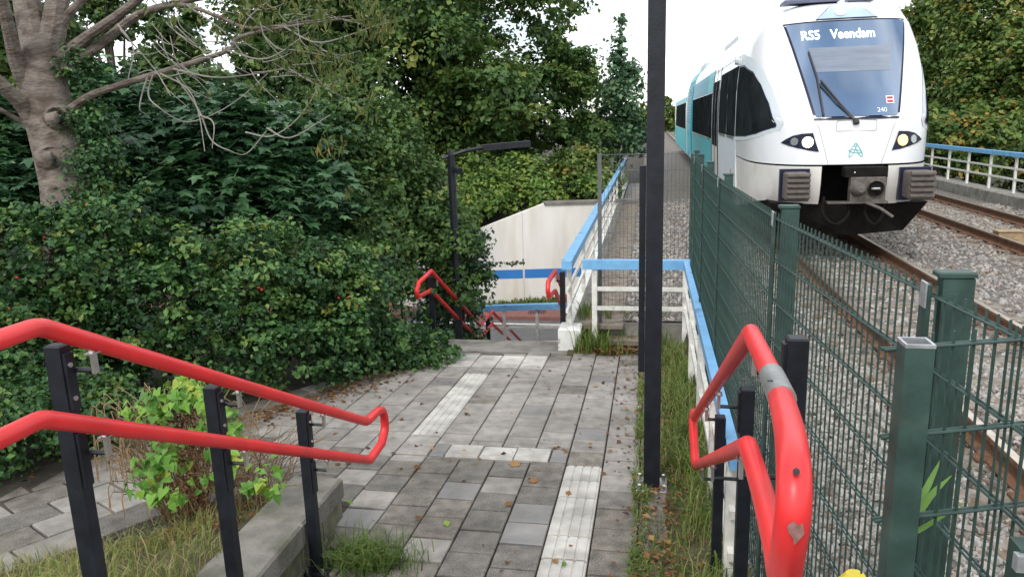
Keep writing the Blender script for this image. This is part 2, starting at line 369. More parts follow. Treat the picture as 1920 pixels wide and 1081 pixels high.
# ballast bed and bridge walkway
mb = MB(); ys = [-8, 0, 4, 8, 10, 14, 20, 26, 34, 60, 140]
xs = [.62, .9, 1.7, 2.2, 4.2, 5.4, 6.0, 8.2, 9.0, 9.35]; zs = [-2.66, -2.6, -2.55, -2.55, -2.55, -2.58, -2.55, -2.55, -2.57, -2.62]
for Y in ys:
    for x, z in zip(xs, zs): mb.v.append((x, Y, z))
mb.f = [(j*10+i, j*10+i+1, (j+1)*10+i+1, (j+1)*10+i) for j in range(len(ys)-1) for i in range(9)]
M_ball = mat('ballast_bed', (.19, .175, .155), .95, .4, 26, 1., 26, col2=(.09, .075, .06), thr=(.4, .6))
tag(obj('ballast_bed', mb, M_ball), kind='structure')
mb = MB().add([(-.32, 9.9, -2.68), (.62, 9.9, -2.68), (.62, 60, -2.62), (-.32, 60, -2.62)], [(0, 1, 2, 3)]); tag(obj('ballast_shoulder', mb, M_ball), kind='structure')
for i in range(2): link('walkway_slab', mesh('walkway_slab', MB().box((-.30, 9.72+.0*i, -2.90), (.45, .3, .06)), M_sleeper), bpy.data.objects['footpath']) if i == 0 else None
wk = tag(obj('bridge_walkway', MB().box((-.58, 21, -2.78), (.52, 22.2, .1)), M_conc), kind='structure')
for i in range(16): link('walkway_slab', mesh('walkway_slab', MB().box((-.58, 10.2+1.0*i, -2.72), (.52, .985, .06), ch=.01), M_sleeper), wk)
# underpass: road, cycle path
tag(obj('road', MB().add([(-40, 15.4, -5.93), (40, 15.4, -5.93), (40, 21.75, -5.93), (-40, 21.75, -5.93)], [(0, 1, 2, 3)]), M_asph), kind='structure')
tag(obj('cycle_path', MB().box((0, 22.35, -5.88), (80, 1.2, .12)), M_redasph), kind='structure')
tag(obj('road_marking', MB().box((0, 21.3, -5.925), (80, .12, .006)), M_wpaint), kind='structure')
# ------------------------------------------------------------------ white retaining wall of the underpass
wd = Vector((math.cos(YAW), math.sin(YAW), 0)); wn = Vector((-wd.y, wd.x, 0)); wbase = Vector((-4.5, 23.4, 0))
def wp(s, z, off=0): return wbase+wd*s+wn*off+Vector((0, 0, z))
rw = thing('white_wall', wp(0, -5.95), 'white painted concrete underpass wall with blue stripe below the shrubs', 'wall')
prof = [(-14, -5.98), (4.2, -5.98), (4.2, -2.62), (1.25, -2.62), (-.6, -3.28), (-14, -8.1+2.2)]
cuts = [-14, -6.4, -3.55, .55, 4.2]
def ztop(s): return -2.62 if s > 1.25 else -2.62-(1.25-s)*.36
for a, b in zip(cuts, cuts[1:]):
    pts = [wp(a+.003, -6.0), wp(b-.003, -6.0), wp(b-.003, max(ztop(b), -5.9))]
    if a < 1.25 < b: pts.append(wp(1.25, -2.62))
    pts.append(wp(a+.003, max(ztop(a), -5.9)))
    if a > -13: 
        o = obj('wall_panel', MB().prism(pts, wn*.35), M_white, rw)
        obj('blue_stripe', MB().prism([wp(a+.03, -5.0, -.006), wp(b-.03, -5.0, -.006), wp(b-.03, -4.71, -.006), wp(a+.03, -4.71, -.006)], wn*.012), M_bstripe, o)
obj('coping', MB().bar(wp(1.25, -2.60, .15), wp(4.2, -2.60, .15), .45, .07), M_conc, rw)
# ------------------------------------------------------------------ blue and white railings
def railing(name, a, b, top, foot, n, label, posts=None, wide=.13, cat='railing', first=0, last=1):
    a, b = Vector(a), Vector(b); r = thing(name, (a.x, a.y, foot), label, cat)
    t = (b-a).normalized(); n_ = Vector((-t.y, t.x, 0))
    z = lambda p, q: Vector((p.x, p.y, q))
    obj('top_beam', MB().bar(z(a, top-.055), z(b, top-.055), wide, .11), M_blue, r)
    for k, fz in ((0, .40), (1, .66)):
        h = top-(top-foot)*fz
        obj('rail', MB().bar(z(a+n_*.001, h), z(b, h), .035, .05), M_wpaint, r)
    me = None
    for i in range(n):
        f = first+(last-first)*i/(n-1); p = a+(b-a)*f
        o = link('post', me, r) if me else obj('post', MB().box((p.x, p.y, (top-.11+foot)/2), (.06, .06, top-.11-foot-.002)), M_wpaint, r)
        if me is None: me = o.data; p0 = p
        else: o.location = parent_world(r) @ Vector((0, 0, 0)) + (p-p0) - r.location; 
    return r
railing('bridge_railing', (-1.03, 9.42, 0), (-1.03, 34, 0), -1.78, -2.78, 12, 'blue topped white railing along the left edge of the railway bridge', first=.012, last=.99)
# painted plinth under the bridge railing
pl = thing('plinth', (-1.03, 9.6, -3.0), 'flaking white concrete plinth at the head of the lower steps', 'plinth')
obj('plinth_block', MB().box((-1.02, 9.72, -2.87), (.30, .36, .32), ch=.02), M_wblock, pl)
obj('upstand', MB().box((-1.03, 21.4, -2.88), (.26, 22.98, .25), ch=.02), M_wblock, pl)
# walkway railing: cross piece and the long piece beside the green fence
def railing2():
    r = thing('path_railing', (.5, 9.6, -2.95), 'blue topped railing turning the corner beside the green mesh fence', 'railing')
    obj('top_beam', MB().bar((-.84, 9.62, -1.855), (.57, 9.62, -1.855), .1, .12), M_blue, r)
    obj('top_beam', MB().bar((.47, 9.56, -1.84), (.475, 3.9, -1.84), .065, .085), M_blue, r)
    for z in (-2.18, -2.44):
        obj('rail', MB().bar((-.72, 9.62, z), (.5, 9.62, z), .035, .05), M_wpaint, r)
        obj('rail', MB().bar((.47, 9.59, z), (.475, 3.95, z), .035, .05), M_wpaint, r)
    for x, y in ((-.69, 9.62), (.47, 9.62), (.471, 8.0), (.472, 6.6), (.474, 5.2), (.475, 4.05)):
        zf = pathz(y)-.05; obj('post', MB().box((x, y, (-1.915+zf)/2), (.065, .065, -1.915-zf)), M_wpaint, r)
    return r
railing2()
railing('bridge_railing', (9.45, 8, 0), (9.45, 48, 0), -1.22, -2.28, 27, 'blue topped white railing on the far side of the tracks', first=.005, last=.995, wide=.16)
obj_k = thing('bridge_kerb', (9.45, 8, -2.6), 'grey concrete kerb under the far side railing', 'kerb')
for i in range(14): obj('kerb_stone', MB().box((9.45, 8+3*i+1.5, -2.44), (.55, 2.985, .316), ch=.02), M_conc, obj_k)
lr = railing('landing_railing', D(880, 586, 14.75)*1.0, D(1072, 580, 14.75), -3.52, -4.72, 4, 'blue topped railing with scribbled beam at the foot of the steps', first=.02, last=.98, wide=.12)
# scribble on that beam
mb = MB(); q0 = D(990, 585, 14.6); q1 = D(1024, 584, 14.6)
for i in range(7):
    t = i/7; p = Vector(q0)*(1-t)+Vector(q1)*t
    mb.tube([p+Vector((0, 0, -.04)), p+Vector((.02, 0, .035)), p+Vector((.035, 0, -.03)), p+Vector((.05, 0, .03))], .006, 4)
obj('scribble', mb, M_black, lr)
tag(obj('lower_landing', MB().box((-2.6, 14.3, -4.98), (5.2, 2.0, .45)), M_conc), kind='structure')
# ------------------------------------------------------------------ red handrails
RR = .030
def bracket(par, post, at, zoff=0.):
    post, at = Vector(post), Vector(at); b = obj('bracket', MB().tube([post, Vector((at.x, at.y, post.z))], .009, 6), M_black, par)
    obj('clamp', MB().box((at.x, at.y, (post.z+at.z)/2), (.014, .020, max(.03, at.z-post.z+.02))).box((at.x, at.y, at.z-.002), (.030, .05, .006)), M_steel, b)
def hpost(par, x, y, ztop, zbase, w=.06, d=.05, base=True):
    p = obj('post', MB().box((x, y, (ztop+zbase)/2), (w, d, ztop-zbase), ch=.006), M_black, par)
    if base: obj('base_plate', MB().box((x, y, zbase+.006), (.16, .12, .012)), M_black, p)
    for dx in (-.05, .05):
        if base: obj('bolt', MB().tube([(x+dx, y-.035, zbase+.012), (x+dx, y-.035, zbase+.04)], .009, 6), M_steel, p)
    return p
# left handrail
XL = -1.86
hl = thing('handrail', (-1.97, 3.83, pathz(3.83)), 'red double handrail with looped end on three black posts at left', 'handrail', None)
U = lambda Y: -.585-.5385*(Y-1.96); Lw = lambda Y: -.865-.5285*(Y-1.91)
pts = [(XL, .6, -.575), (XL, 1.955, -.58), (XL, 4.50, -1.955)]
pts += [(XL, 4.70, -1.965)]
loop = smoothline([(XL, 4.70, -1.963), (XL, 4.79, -1.99), (XL, 4.83, -2.06), (XL, 4.82, -2.15), (XL, 4.74, -2.22)], 4)
low = [(XL, 4.50, -2.235), (XL, 1.905, -.865), (XL, .6, -.855)]
obj('tube', MB().tube(fillet(pts[:3]+[pts[3]], .03, 3)[:-1]+loop+fillet([loop[-1]]+low, .03, 3)[1:], RR, 14), M_red, hl, smooth='auto')
for (px, py), Y in (((110, 640), 2.14), ((400, 720), 2.99), ((570, 765), 3.84)):
    zt = U(Y)-.035; zb = pathz(Y) if Y > 3.5 else bankz(-2.0, Y)-.1
    if Y < 3.5: zb = pathz(3.55)+.168*(3.6-Y)/.3-.1
    hpost(hl, -1.98, Y, zt+.02, zb, .062, .05, Y > 3.5)
    pl_ = obj('mounting_plate', MB().box((-1.942, Y, zt-.11), (.012, .04, .2)), M_black, hl)
    for dz in (-.05, -.17): obj('screw', MB().tube([(-1.936, Y-.005, zt+dz), (-1.930, Y-.005, zt+dz)], .009, 8), M_steel, pl_)
    obj('mounting_plate', MB().box((-1.942, Y, zt-.40), (.012, .04, .2)), M_black, hl)
    Yb = Y+.02
    bracket(hl, (-1.94, Yb, U(Yb)-.10), (XL, Yb, U(Yb)-.035)); bracket(hl, (-1.94, Yb, Lw(Yb)-.10), (XL, Yb, Lw(Yb)-.035))
# right handrail
hr = thing('handrail', (.44, 4.5, pathz(4.5)), 'red double handrail with a grey sleeve beside the green fence', 'handrail')
up = [D(1408, 624, 2.52)]; 
near = smoothline([D(1408, 624, 2.52), D(1452, 715, 2.0), D(1476, 790, 1.55), D(1487, 860, 1.34), D(1488, 945, 1.28), D(1478, 1030, 1.32), D(1468, 1082, 1.48), D(1452, 1010, 1.72), D(1426, 910, 2.05), D(1402, 834, 2.35)], 6)
e1, e2 = PX(1303, 782, .33), PX(1305, 872, .325)
endl = smoothline([e1, e1+np.array([0, .14, -.02]), e1+np.array([0, .19, -.10]), e2+np.array([0, .18, .03]), e2], 4)
line = [near[-1]]
full = [Vector(q) for q in endl[::-1]]
full = [Vector(e2)]  # lower bend, then loop, then upper bend, up the slope, round the near loop and back down
seq = [near[-1]] + [Vector(q) for q in reversed(endl)] + near[0:]
tb = seq + [seq[0]+(seq[1]-seq[0])*.02]
obj('tube', MB().tube(tb, RR, 16), M_red, hr, smooth='auto')
n1, n2 = Vector(D(1447, 703, 2.04)), Vector(D(1467, 748, 1.80))
slv = obj('sleeve', MB().tube([n1, n1*.5+n2*.5, n2], RR+.0035, 16), M_dull, hr, smooth='auto')
for x, y in ((1448, 716), (1476, 722)):
    c = Vector(D(x, y, 1.86)); obj('scratch', MB().tube([c+Vector((-.010, .01, 0)), c+Vector((.0, 0, .004)), c+Vector((.008, -.01, -.004))], .0016, 4), M_black, slv)
for x, y, d in ((1493, 883, 1.285), (1475, 1066, 1.36)):
    c = Vector(D(x, y, d-.03)); obj('drain_hole', MB().tube([c, c+Vector(D(x, y, 1)).normalized()*.02], .006, 8), M_black, hr)
ch_ = Vector(D(1493, 998, 1.252)); rw_ = Vector(RT); uw_ = Vector(UP); mb = MB()
mb.add([ch_+rw_*a+uw_*b-Vector(FW)*.0015 for a, b in ((-.016, .012), (-.006, .020), (.006, .012), (.010, .018), (.013, -.002), (.004, -.012), (-.004, -.020), (-.006, -.008), (-.013, .0))], [tuple(range(8, -1, -1))])
obj('worn_patch', mb, mat('bare_primer', (.20, .10, .085), .7, .3, 120), hr)
for Y, zt in ((2.39, -.69), (3.46, -1.25), (4.13, -1.665)):
    zb = pathz(Y) if Y > 3.5 else pathz(Y)+.05
    hpost(hr, .462 if Y < 4 else .410, Y, zt, zb, .062 if Y < 4 else .056, .06, False)
    sl_ = Vector(e1)-Vector(D(1408, 624, 2.52)); f = (Y+.03-2.43)/(e1[1]-2.43); p = Vector(D(1408, 624, 2.52))+sl_*max(0, f)
    bracket(hr, (.44, Y+.03, p.z-.10), (p.x+.0, Y+.03, p.z-.035))
    q = Vector(near[-1])+(Vector(e2)-Vector(near[-1]))*max(0, (Y+.03-near[-1].y)/(e2[1]-near[-1].y))
    bracket(hr, (.44, Y+.03, q.z-.10), (q.x, Y+.03, q.z-.035))
    obj('mounting_plate', MB().box((.426, Y, zt-.12), (.012, .04, .2)), M_black, hr)
# far handrails on the lower steps
def farrail(label, up_px, lo_px, X, posts):
    U_ = [PX(x, y, X) for x, y in up_px]; L_ = [PX(x, y, X) for x, y in lo_px]
    r = thing('handrail', (X, float(U_[1][1]), -3.0), label, 'handrail')
    lp = smoothline([U_[0], .5*(U_[0]+L_[0])+np.array([0, -.07, 0]), L_[0]], 4)
    obj('tube', MB().tube([Vector(q) for q in reversed(U_[1:])]+lp+[Vector(q) for q in L_[1:]], RR, 10), M_red, r, smooth='auto')
    for (Y, zt, zb) in posts:
        hpost(r, X-.09 if X < -2 else X+.09, Y, zt, zb, .07, .06, False)
        obj('clamp', MB().box((X, Y, zt-.09), (.02, .03, .1)), M_steel, r)
        obj('bracket', MB().box((X-.045 if X < -2 else X+.045, Y, zt-.13), (.09, .02, .02)), M_black, r)
    return r
farrail('red handrail at the lower steps partly hidden by leaves', [(785, 530), (808, 508), (900, 610), (923, 584), (990, 652)], [(784, 556), (808, 544), (897, 637), (923, 607), (972, 652)], -2.86,
        [(PX(815, 515, -2.86)[1]+.1, PX(815, 515, -2.86)[2]-.04, -3.4), (PX(923, 590, -2.86)[1], PX(923, 590, -2.86)[2]-.03, -5.0)])
farrail('short red handrail at the top of the lower steps beside the plinth', [(1028, 528), (1041, 508), (1068, 575)], [(1029, 556), (1041, 545), (1060, 590)], -1.24, [(PX(1041, 508, -1.24)[1]+.06, PX(1041, 508, -1.24)[2]-.02, -3.0)])
# ------------------------------------------------------------------ lamp posts
lp = thing('lamp_post', (.04, 5.32, pathz(5.32)), 'tall black square lamp post bolted down beside the paved path', 'lamp post')
zb = pathz(5.32)
obj('pole', MB().add([(.04+sx*w, 5.36+sy*w, z) for z, w in ((zb+.015, .060), (3.6, .058)) for sx, sy in ((-1, -1), (1, -1), (1, 1), (-1, 1))], [(0, 1, 5, 4), (1, 2, 6, 5), (2, 3, 7, 6), (3, 0, 4, 7), (4, 5, 6, 7), (3, 2, 1, 0)]), M_black, lp)
bp = obj('base_plate', MB().box((.04, 5.36, zb+.008), (.235, .235, .02), ch=.004), M_dull, lp)
for sx in (-1, 1):
    for sy in (-1, 1): obj('bolt', MB().tube([(.04+sx*.09, 5.36+sy*.09, zb+.015), (.04+sx*.09, 5.36+sy*.09, zb+.055)], .013, 6), M_steel, bp)
obj('cover_strip', MB().box((-.044, 5.40, (PY(1210, 310, 5.4)[2]+PY(1210, 695, 5.4)[2])/2), (.045, .05, PY(1210, 310, 5.4)[2]-PY(1210, 695, 5.4)[2])), M_black, lp)
obj('lamp_arm', MB().bar((.04, 5.36, 3.55), (-1.2, 5.36, 3.7), .09, .06), M_black, lp)
t2 = Vector(D(845, 283, 11.)); l2 = thing('street_lamp', (t2.x, t2.y, -4.2), 'black street lamp with a long flat arm rising out of the bushes', 'street lamp')
obj('pole', MB().tube([(t2.x, t2.y, -4.4), (t2.x, t2.y, t2.z-.06), (t2.x, t2.y, t2.z+.04)], [.062, .058, .004], 6), M_black, l2)
a0, a1, a2_, a3 = Vector(D(829, 297, 11.)), Vector(D(872, 283, 11.02)), Vector(D(905, 277, 11.05)), Vector(D(994, 269, 11.1))
obj('arm', MB().tube([a0, a1, a2_], [.02, .035, .035], 6), M_black, l2)
obj('lamp_head', MB().bar(a2_, a3, .2, .085), M_black, l2)
c = Vector(D(858, 318, 10.95)); obj('floodlight', MB().tube([c+Vector((-.03, .03, 0)), c+Vector((.05, -.06, -.02))], .05, 8).bar(Vector((t2.x, t2.y, c.z)), c, .03, .03), M_black, l2)
# ------------------------------------------------------------------ green mesh fences
def wiremesh(h, r=.0035): return mesh('upright_wire', MB().tube([(0, 0, -h), (0, 0, 0)], r, 4), M_green)
def panel(par, a, b, ztop, h=2.0, single=True, step=.05, hr=.004, m=None, ext=.03, vr=.003):
    a, b = Vector((a[0], a[1], 0)), Vector((b[0], b[1], 0)); t = (b-a).normalized(); n_ = Vector((-t.y, t.x, 0)); mb = MB(); Lg = (b-a).length
    k = int(h/.2)+1
    for i in range(k):
        z = Vector((0, 0, ztop-ext-.2*i))
        if z.z < ztop-h: break
        pr_ = MB() if single else mb
        for s in (-1, 1): pr_.tube([a+z+n_*(.006*s), b+z+n_*(.006*s)], hr, 5)
        if single: obj('cross_wire', pr_, M_green, par)
    cnt = int(Lg/step)
    if not single:
        for i in range(cnt+1):
            p = a+t*(i*step); mb.tube([p+Vector((0, 0, ztop-h)), p+Vector((0, 0, ztop))], vr, 4)
    o = par if single else obj('mesh_panel', mb, m or M_green, par)
    if single:
        me = wiremesh(h)
        for i in range(cnt+1):
            p = a+t*(i*step+.01); w = bpy.data.objects.new('upright_wire', me); COL.objects.link(w); w.parent = o; w.matrix_parent_inverse = parent_world(o).inverted()
            w.location = (p.x, p.y, ztop)
    return o
gf = thing('mesh_fence', (.8, 2.2, -2.6), 'dark green double wire mesh fence between the path and the railway', 'fence')
FP = [(1.06, -.35), (.815, 2.18), (.655, 3.77), (.575, 5.85), (.56, 7.4), (.565, 8.8), (.575, 9.75)]
ZT = -.47
for i, (p, q) in enumerate(zip(FP, FP[1:])): panel(gf, (p[0]-.05, p[1]), (q[0]-.05, q[1]), ZT, 2.05, single=(i < 4))
for i, (x, y) in enumerate(FP[1:]):
    po = obj('post', MB().box((x+.01, y, (ZT+.02-2.7)/2-.0), (.06 if i > 1 else .08, .045, ZT+.02+2.7), ch=.004), M_green, gf)
    obj('post_cap', MB().box((x+.005, y, ZT+.028), (.075 if i > 1 else .095, .055, .014), ch=.004), M_green, po)
    obj('clamp_bar', MB().box((x-.062, y, (ZT-2.6)/2), (.012, .045, ZT+2.6)), M_green, po)
    obj('clamp', MB().box((x-.069, y, ZT-.03), (.006, .042, .07)), M_galv, po)
# cross fence closing the bridge walkway
cf = thing('cross_fence', (-.6, 9.8, -2.9), 'thin grey wire mesh fence across the bridge walkway', 'fence')
M_gw = mat('grey_wire', (.10, .11, .11), .5, .2, 20)
panel(cf, (-.62, 9.82), (.50, 9.82), -.45, 2.0, single=False, m=M_gw, hr=.0035, vr=.0025, ext=.02)
obj('post', MB().box((-.63, 9.82, -1.7), (.05, .05, 2.5)), M_gw, cf)
# open gate panel in the right foreground
gp = Vector(D(1718, 640, 1.55)); gt = thing('gate_panel', (gp.x, gp.y, -2.6), 'mesh panel on a cut off square green post in the right foreground', 'fence panel')
w = .028; zt = gp.z
gpost = obj('post', MB().add([(gp.x+sx*w*k, gp.y+sy*w*k, z) for z, k in ((-2.62, 1), (zt, 1), (zt, .86), (zt-.25, .86)) for sx, sy in ((-1, -1), (1, -1), (1, 1), (-1, 1))],
     [(i+4*j, (i+1) % 4+4*j, (i+1) % 4+4*j+4, i+4*j+4) for j in range(3) for i in range(4)]+[(12, 13, 14, 15)]), M_green, gt)
obj('cut_rim', MB().add([(gp.x+sx*w*k, gp.y+sy*w*k, zt+z) for k, z in ((1.03, -.006), (1.03, .0015), (.84, .0015), (.84, -.10)) for sx, sy in ((-1, -1), (1, -1), (1, 1), (-1, 1))],
     [(i+4*j, (i+1) % 4+4*j, (i+1) % 4+4*j+4, i+4*j+4) for j in range(3) for i in range(4)]), M_galv, gpost)
g1 = Vector(D(1655, 655, 1.60)); g2 = Vector(D(1965, 656, 1.66))
gz = g1.z
mb = MB(); dirn = (Vector((g2.x, g2.y, 0))-Vector((g1.x, g1.y, 0))); dirn.normalize(); nn = Vector((-dirn.y, dirn.x, 0)); Lg = (Vector((g2.x, g2.y, 0))-Vector((g1.x, g1.y, 0))).length
for i in range(10):
    z = gz-.2*i
    mb = MB()
    for s in (-1, 1): mb.tube([Vector((g1.x, g1.y, z))+nn*.006*s+dirn*(.0 if i < 1 else .01), Vector((g2.x, g2.y, z))+nn*.006*s], .004, 6)
    obj('cross_wire', mb, M_green, gt)
po = gt; me = wiremesh(1.9)
for i in range(int(Lg/.05)):
    p = Vector((g1.x, g1.y, gz+.03))+dirn*(.115+.05*i); wv = bpy.data.objects.new('upright_wire', me); COL.objects.link(wv); wv.parent = po; wv.matrix_parent_inverse = parent_world(po).inverted(); wv.location = p
g3 = Vector(D(1926, 1035, 1.52)); ep = obj('end_post', MB().box((g3.x, g3.y, (g3.z+.02-2.6)/2), (.05, .05, g3.z+.02+2.6)), M_green, gt)
obj('clamp', MB().box((g3.x-.01, g3.y-.03, g3.z-.005), (.05, .02, .035)), M_galv, ep)
# ------------------------------------------------------------------ tracks
def track(label, xc, name='railway_track'):
    r = thing(name, (xc, 4, -2.55), label, 'track')
    pr = [(-.07, -.17), (.07, -.17), (.07, -.155), (.012, -.135), (.012, -.045), (.036, -.035), (.036, -.004), (-.036, -.004), (-.036, -.035), (-.012, -.045), (-.012, -.135), (-.07, -.155)]
    for s in (-1, 1):
        x = xc+.7535*s; k = len(pr)
        rl = obj('rail', MB().add([(x+p, Y, -2.35+q) for Y in (-6, 140) for p, q in pr], [(i, (i+1) % k, k+(i+1) % k, k+i) for i in range(k)]+[tuple(range(k))[::-1], tuple(range(k, 2*k))]), M_rust, r)
        obj('running_surface', MB().box((x, 67, -2.352), (.062, 146, .006)), M_head, rl)
    b = MB().box((xc, 0, -2.60), (2.5, .24, .16), ch=.02)
    me = mesh('sleeper', b, M_sleeper); mc = MB()
    for s in (-1, 1):
        for e in (-1, 1): mc.box((xc+.7535*s+.10*e, 0, -2.508), (.07, .12, .035), ch=.01)
    mcl = mesh('fastening', mc, M_rust)
    for i in range(46):
        Y = -1.0+.6*i
        so_ = bpy.data.objects.new('sleeper', me); COL.objects.link(so_); so_.parent = r; so_.matrix_parent_inverse = parent_world(r).inverted(); so_.location = (0, Y, 0)
        f_ = bpy.data.objects.new('fastenings', mcl); COL.objects.link(f_); f_.parent = so_; f_['kind'] = 'stuff'
    return r
XT = 3.24
track('nearer railway track carrying the train, rusty rails in ballast', XT)
track('empty railway track on the far side beside the bridge railing', 7.12)
q = Vector(PZ(1885, 438, -2.35)); bx = thing('track_box', (q.x, q.y, -2.55), 'small tan equipment box between the rails of the far track', 'box')
obj('housing', MB().box((q.x+.05, q.y, -2.40), (.42, .26, .2), ch=.02), M_wood, bx); obj('lid', MB().box((q.x+.05, q.y, -2.292), (.46, .30, .016)), M_wood, bx); obj('foot', MB().box((q.x+.4, q.y-.1, -2.47), (.5, .1, .06)), M_wood, bx)
q = Vector(D(1603, 1082, 2.6)); tag(obj('marker_cap', MB().tube([(q.x, q.y, q.z-.3), (q.x, q.y, q.z-.02), (q.x, q.y, q.z+.015)], [.055, .055, .03], 12), mat('yellow_plastic', (.75, .60, .06), .5, .1), None, smooth='auto'), 'yellow marker cap behind the mesh at the foot of the fence', 'marker')
# ------------------------------------------------------------------ train
TY, TZ = 12.6, -2.35
M_tw = mat('train_white', (.80, .81, .82), .22, .03, 1.5, spec=.5, coat=.3)
M_twd = mat('train_white_grimy', (.72, .70, .66), .3, .08, 3, col2=(.50, .45, .38), thr=(.55, .8))
M_tg = mat('train_pale_grey', (.60, .66, .68), .4, .04, 2, spec=.15)
M_teal = mat('train_teal', (.10, .47, .52), .4, .05, 1.2, spec=.12)
M_teal2 = mat('train_teal_deep', (.025, .29, .43), .4, .05, 1.2, spec=.12)
M_gl = mat('train_dark_glass', (.020, .024, .025), .25, .4, 2, spec=.0)
M_ws = mat('windscreen_glass', (.02, .085, .19), .04, .25, 1.2, spec=1., coat=1.0)
M_ws.node_tree.nodes['Principled BSDF'].inputs['Coat IOR'].default_value = 2.1; M_ws.node_tree.nodes['Principled BSDF'].inputs['Coat Roughness'].default_value = .02
M_ws2 = mat('upper_glass', (.30, .42, .55), .05, .15, 2, spec=.9, coat=1.)
M_fr = mat('window_frame_black', (.014, .017, .04), .35, .1, spec=.25)
M_dk = mat('underframe_dark', (.012, .011, .010), .85, .3, 8, .4, 40, spec=.1)
M_bf = mat('buffer_brown_grey', (.115, .098, .085), .75, .25, 14, .3, 60)
M_cp = mat('coupler_grime', (.13, .115, .10), .6, .3, 16, .4, 50, metal=.4)
M_led = mat('display_lettering', (.9, .93, .95), .5, 0, emit=((.92, .97, 1), 1.6))
M_hl = mat('headlamp_warm', (1, .9, .6), .3, 0, emit=((1, .88, .55), 3.2))
M_hl2 = mat('headlamp_yellow', (1, .8, .3), .3, .2, 60, emit=((1, .72, .22), 1.2))
M_lens = mat('lamp_lens', (.45, .48, .48), .1, .2, 40, metal=.6)
M_hh = [.85, 1.0, 1.2, 1.47, 1.49, 1.8, 2.24, 2.6, 3.0, 3.4, 3.79, 4.0, 4.12, 4.2, 4.25, 4.27]
M_d0 = [.44, .38, .34, .32, .37, .385, .42, .65, .92, 1.19, 1.45, 1.66, 1.95, 2.3, 2.8, 3.3]
M_W = [1.38, 1.42, 1.44, 1.455, 1.46, 1.475, 1.475, 1.475, 1.46, 1.42, 1.32, 1.21, 1.08, .90, .58, .02]
M_L = [2.3, 2.3, 2.3, 2.3, 2.3, 2.3, 2.3, 2.2, 2.1, 2.0, 1.9, 1.8, 1.6, 1.4, 1.0, .6]
def prm(h): return [float(np.interp(h, M_hh, a)) for a in (M_d0, M_W, M_L)]
PP_, QQ_ = 2.5, 3.3
def TW(x, d, h): return (XT+x, TY+d, TZ+h)
def S(x, h, off=0.):                    # point on the front of the nose
    def raw(x, h):
        d0, Wd, Ln = prm(h); a = min(.9999, abs(x)/Wd); u = (1-a**QQ_)**(1/PP_); return Vector(TW(x, d0+Ln*(1-u), h))
    p = raw(x, h)
    if off:
        n_ = (raw(x+.01, h)-raw(x-.01, h)).cross(raw(x, h+.01)-raw(x, h-.01)).normalized(); p = p+n_*off
    return p
def SS(d, h, off=0., side=-1):          # point on a flank
    def raw(d, h):
        d0, Wd, Ln = prm(h); u = max(0, min(1, (d0+Ln-d)/Ln)); return Vector(TW(side*Wd*(1-u**PP_)**(1/QQ_), d, h))
    p = raw(d, h)
    if off:
        n_ = (raw(d+.02, h)-raw(d-.02, h)).cross(raw(d, h+.02)-raw(d, h-.02)).normalized()
        if n_.x*side < 0: n_ = -n_
        p = p+n_*off
    return p
tr = thing('train', TW(0, .4, 0), 'white and teal regional train with headlights on approaching along the nearer track', 'train')
def hb(d): return float(np.interp(d, [1.2, 4.0], [.85, .45]))
def nose(hs, xmin, sides, m, name):
    mb = MB(); nph = 18
    for sd in sides:
        rows = []
        for h in hs:
            d0, Wd, Ln = prm(h); row = []
            ph0 = math.asin(min(1, (xmin/Wd)))**1 if xmin else 0
            if xmin: ph0 = math.asin((xmin/Wd)**(QQ_/2))
            for k in range(nph+1):
                ph = ph0+(math.pi/2-ph0)*(k/nph)**.8; x = Wd*math.sin(ph)**(2/QQ_) if ph > 0 else 0; d = d0+Ln*(1-max(0, math.cos(ph))**(2/PP_)); row.append((x, d))
            e = row[-1][1]
            for k in range(1, 6): row.append((Wd, e+(4.0-e)*k/5))
            rows.append([(sd*x, d, (h if h > 1.2 else 1.2-(1.2-h)*(1.2-hb(d))/(.35))) for x, d in row])
        n_ = len(rows[0]); b = len(mb.v)
        for r_ in rows:
            for q in r_: mb.v.append(TW(*q))
        for j in range(len(rows)-1):
            for i in range(n_-1):
                f = (b+j*n_+i, b+j*n_+i+1, b+(j+1)*n_+i+1, b+(j+1)*n_+i); mb.f.append(f if sd > 0 else f[::-1])
    return obj(name, mb, m, tr, smooth=True)
shell = nose([1.495, 1.56, 1.7, 1.9, 2.1, 2.24, 2.4, 2.6, 2.8, 3.0, 3.2, 3.4, 3.6, 3.79, 3.9, 4.0, 4.06, 4.12, 4.16, 4.2, 4.23, 4.25, 4.26, 4.27], 0, (-1, 1), M_tw, 'nose_shell')
for sd in (-1, 1): nose([.85, .92, 1.0, 1.1, 1.2, 1.3, 1.4, 1.47], .5, (sd,), M_twd, 'lower_valance')
obj('nose_core', MB().box(TW(0, 2.6, 1.1), (2.3, 2.8, 1.25)).box(TW(0, 2.35, 1.48), (2.1, 3.1, .06)), M_dk, tr)
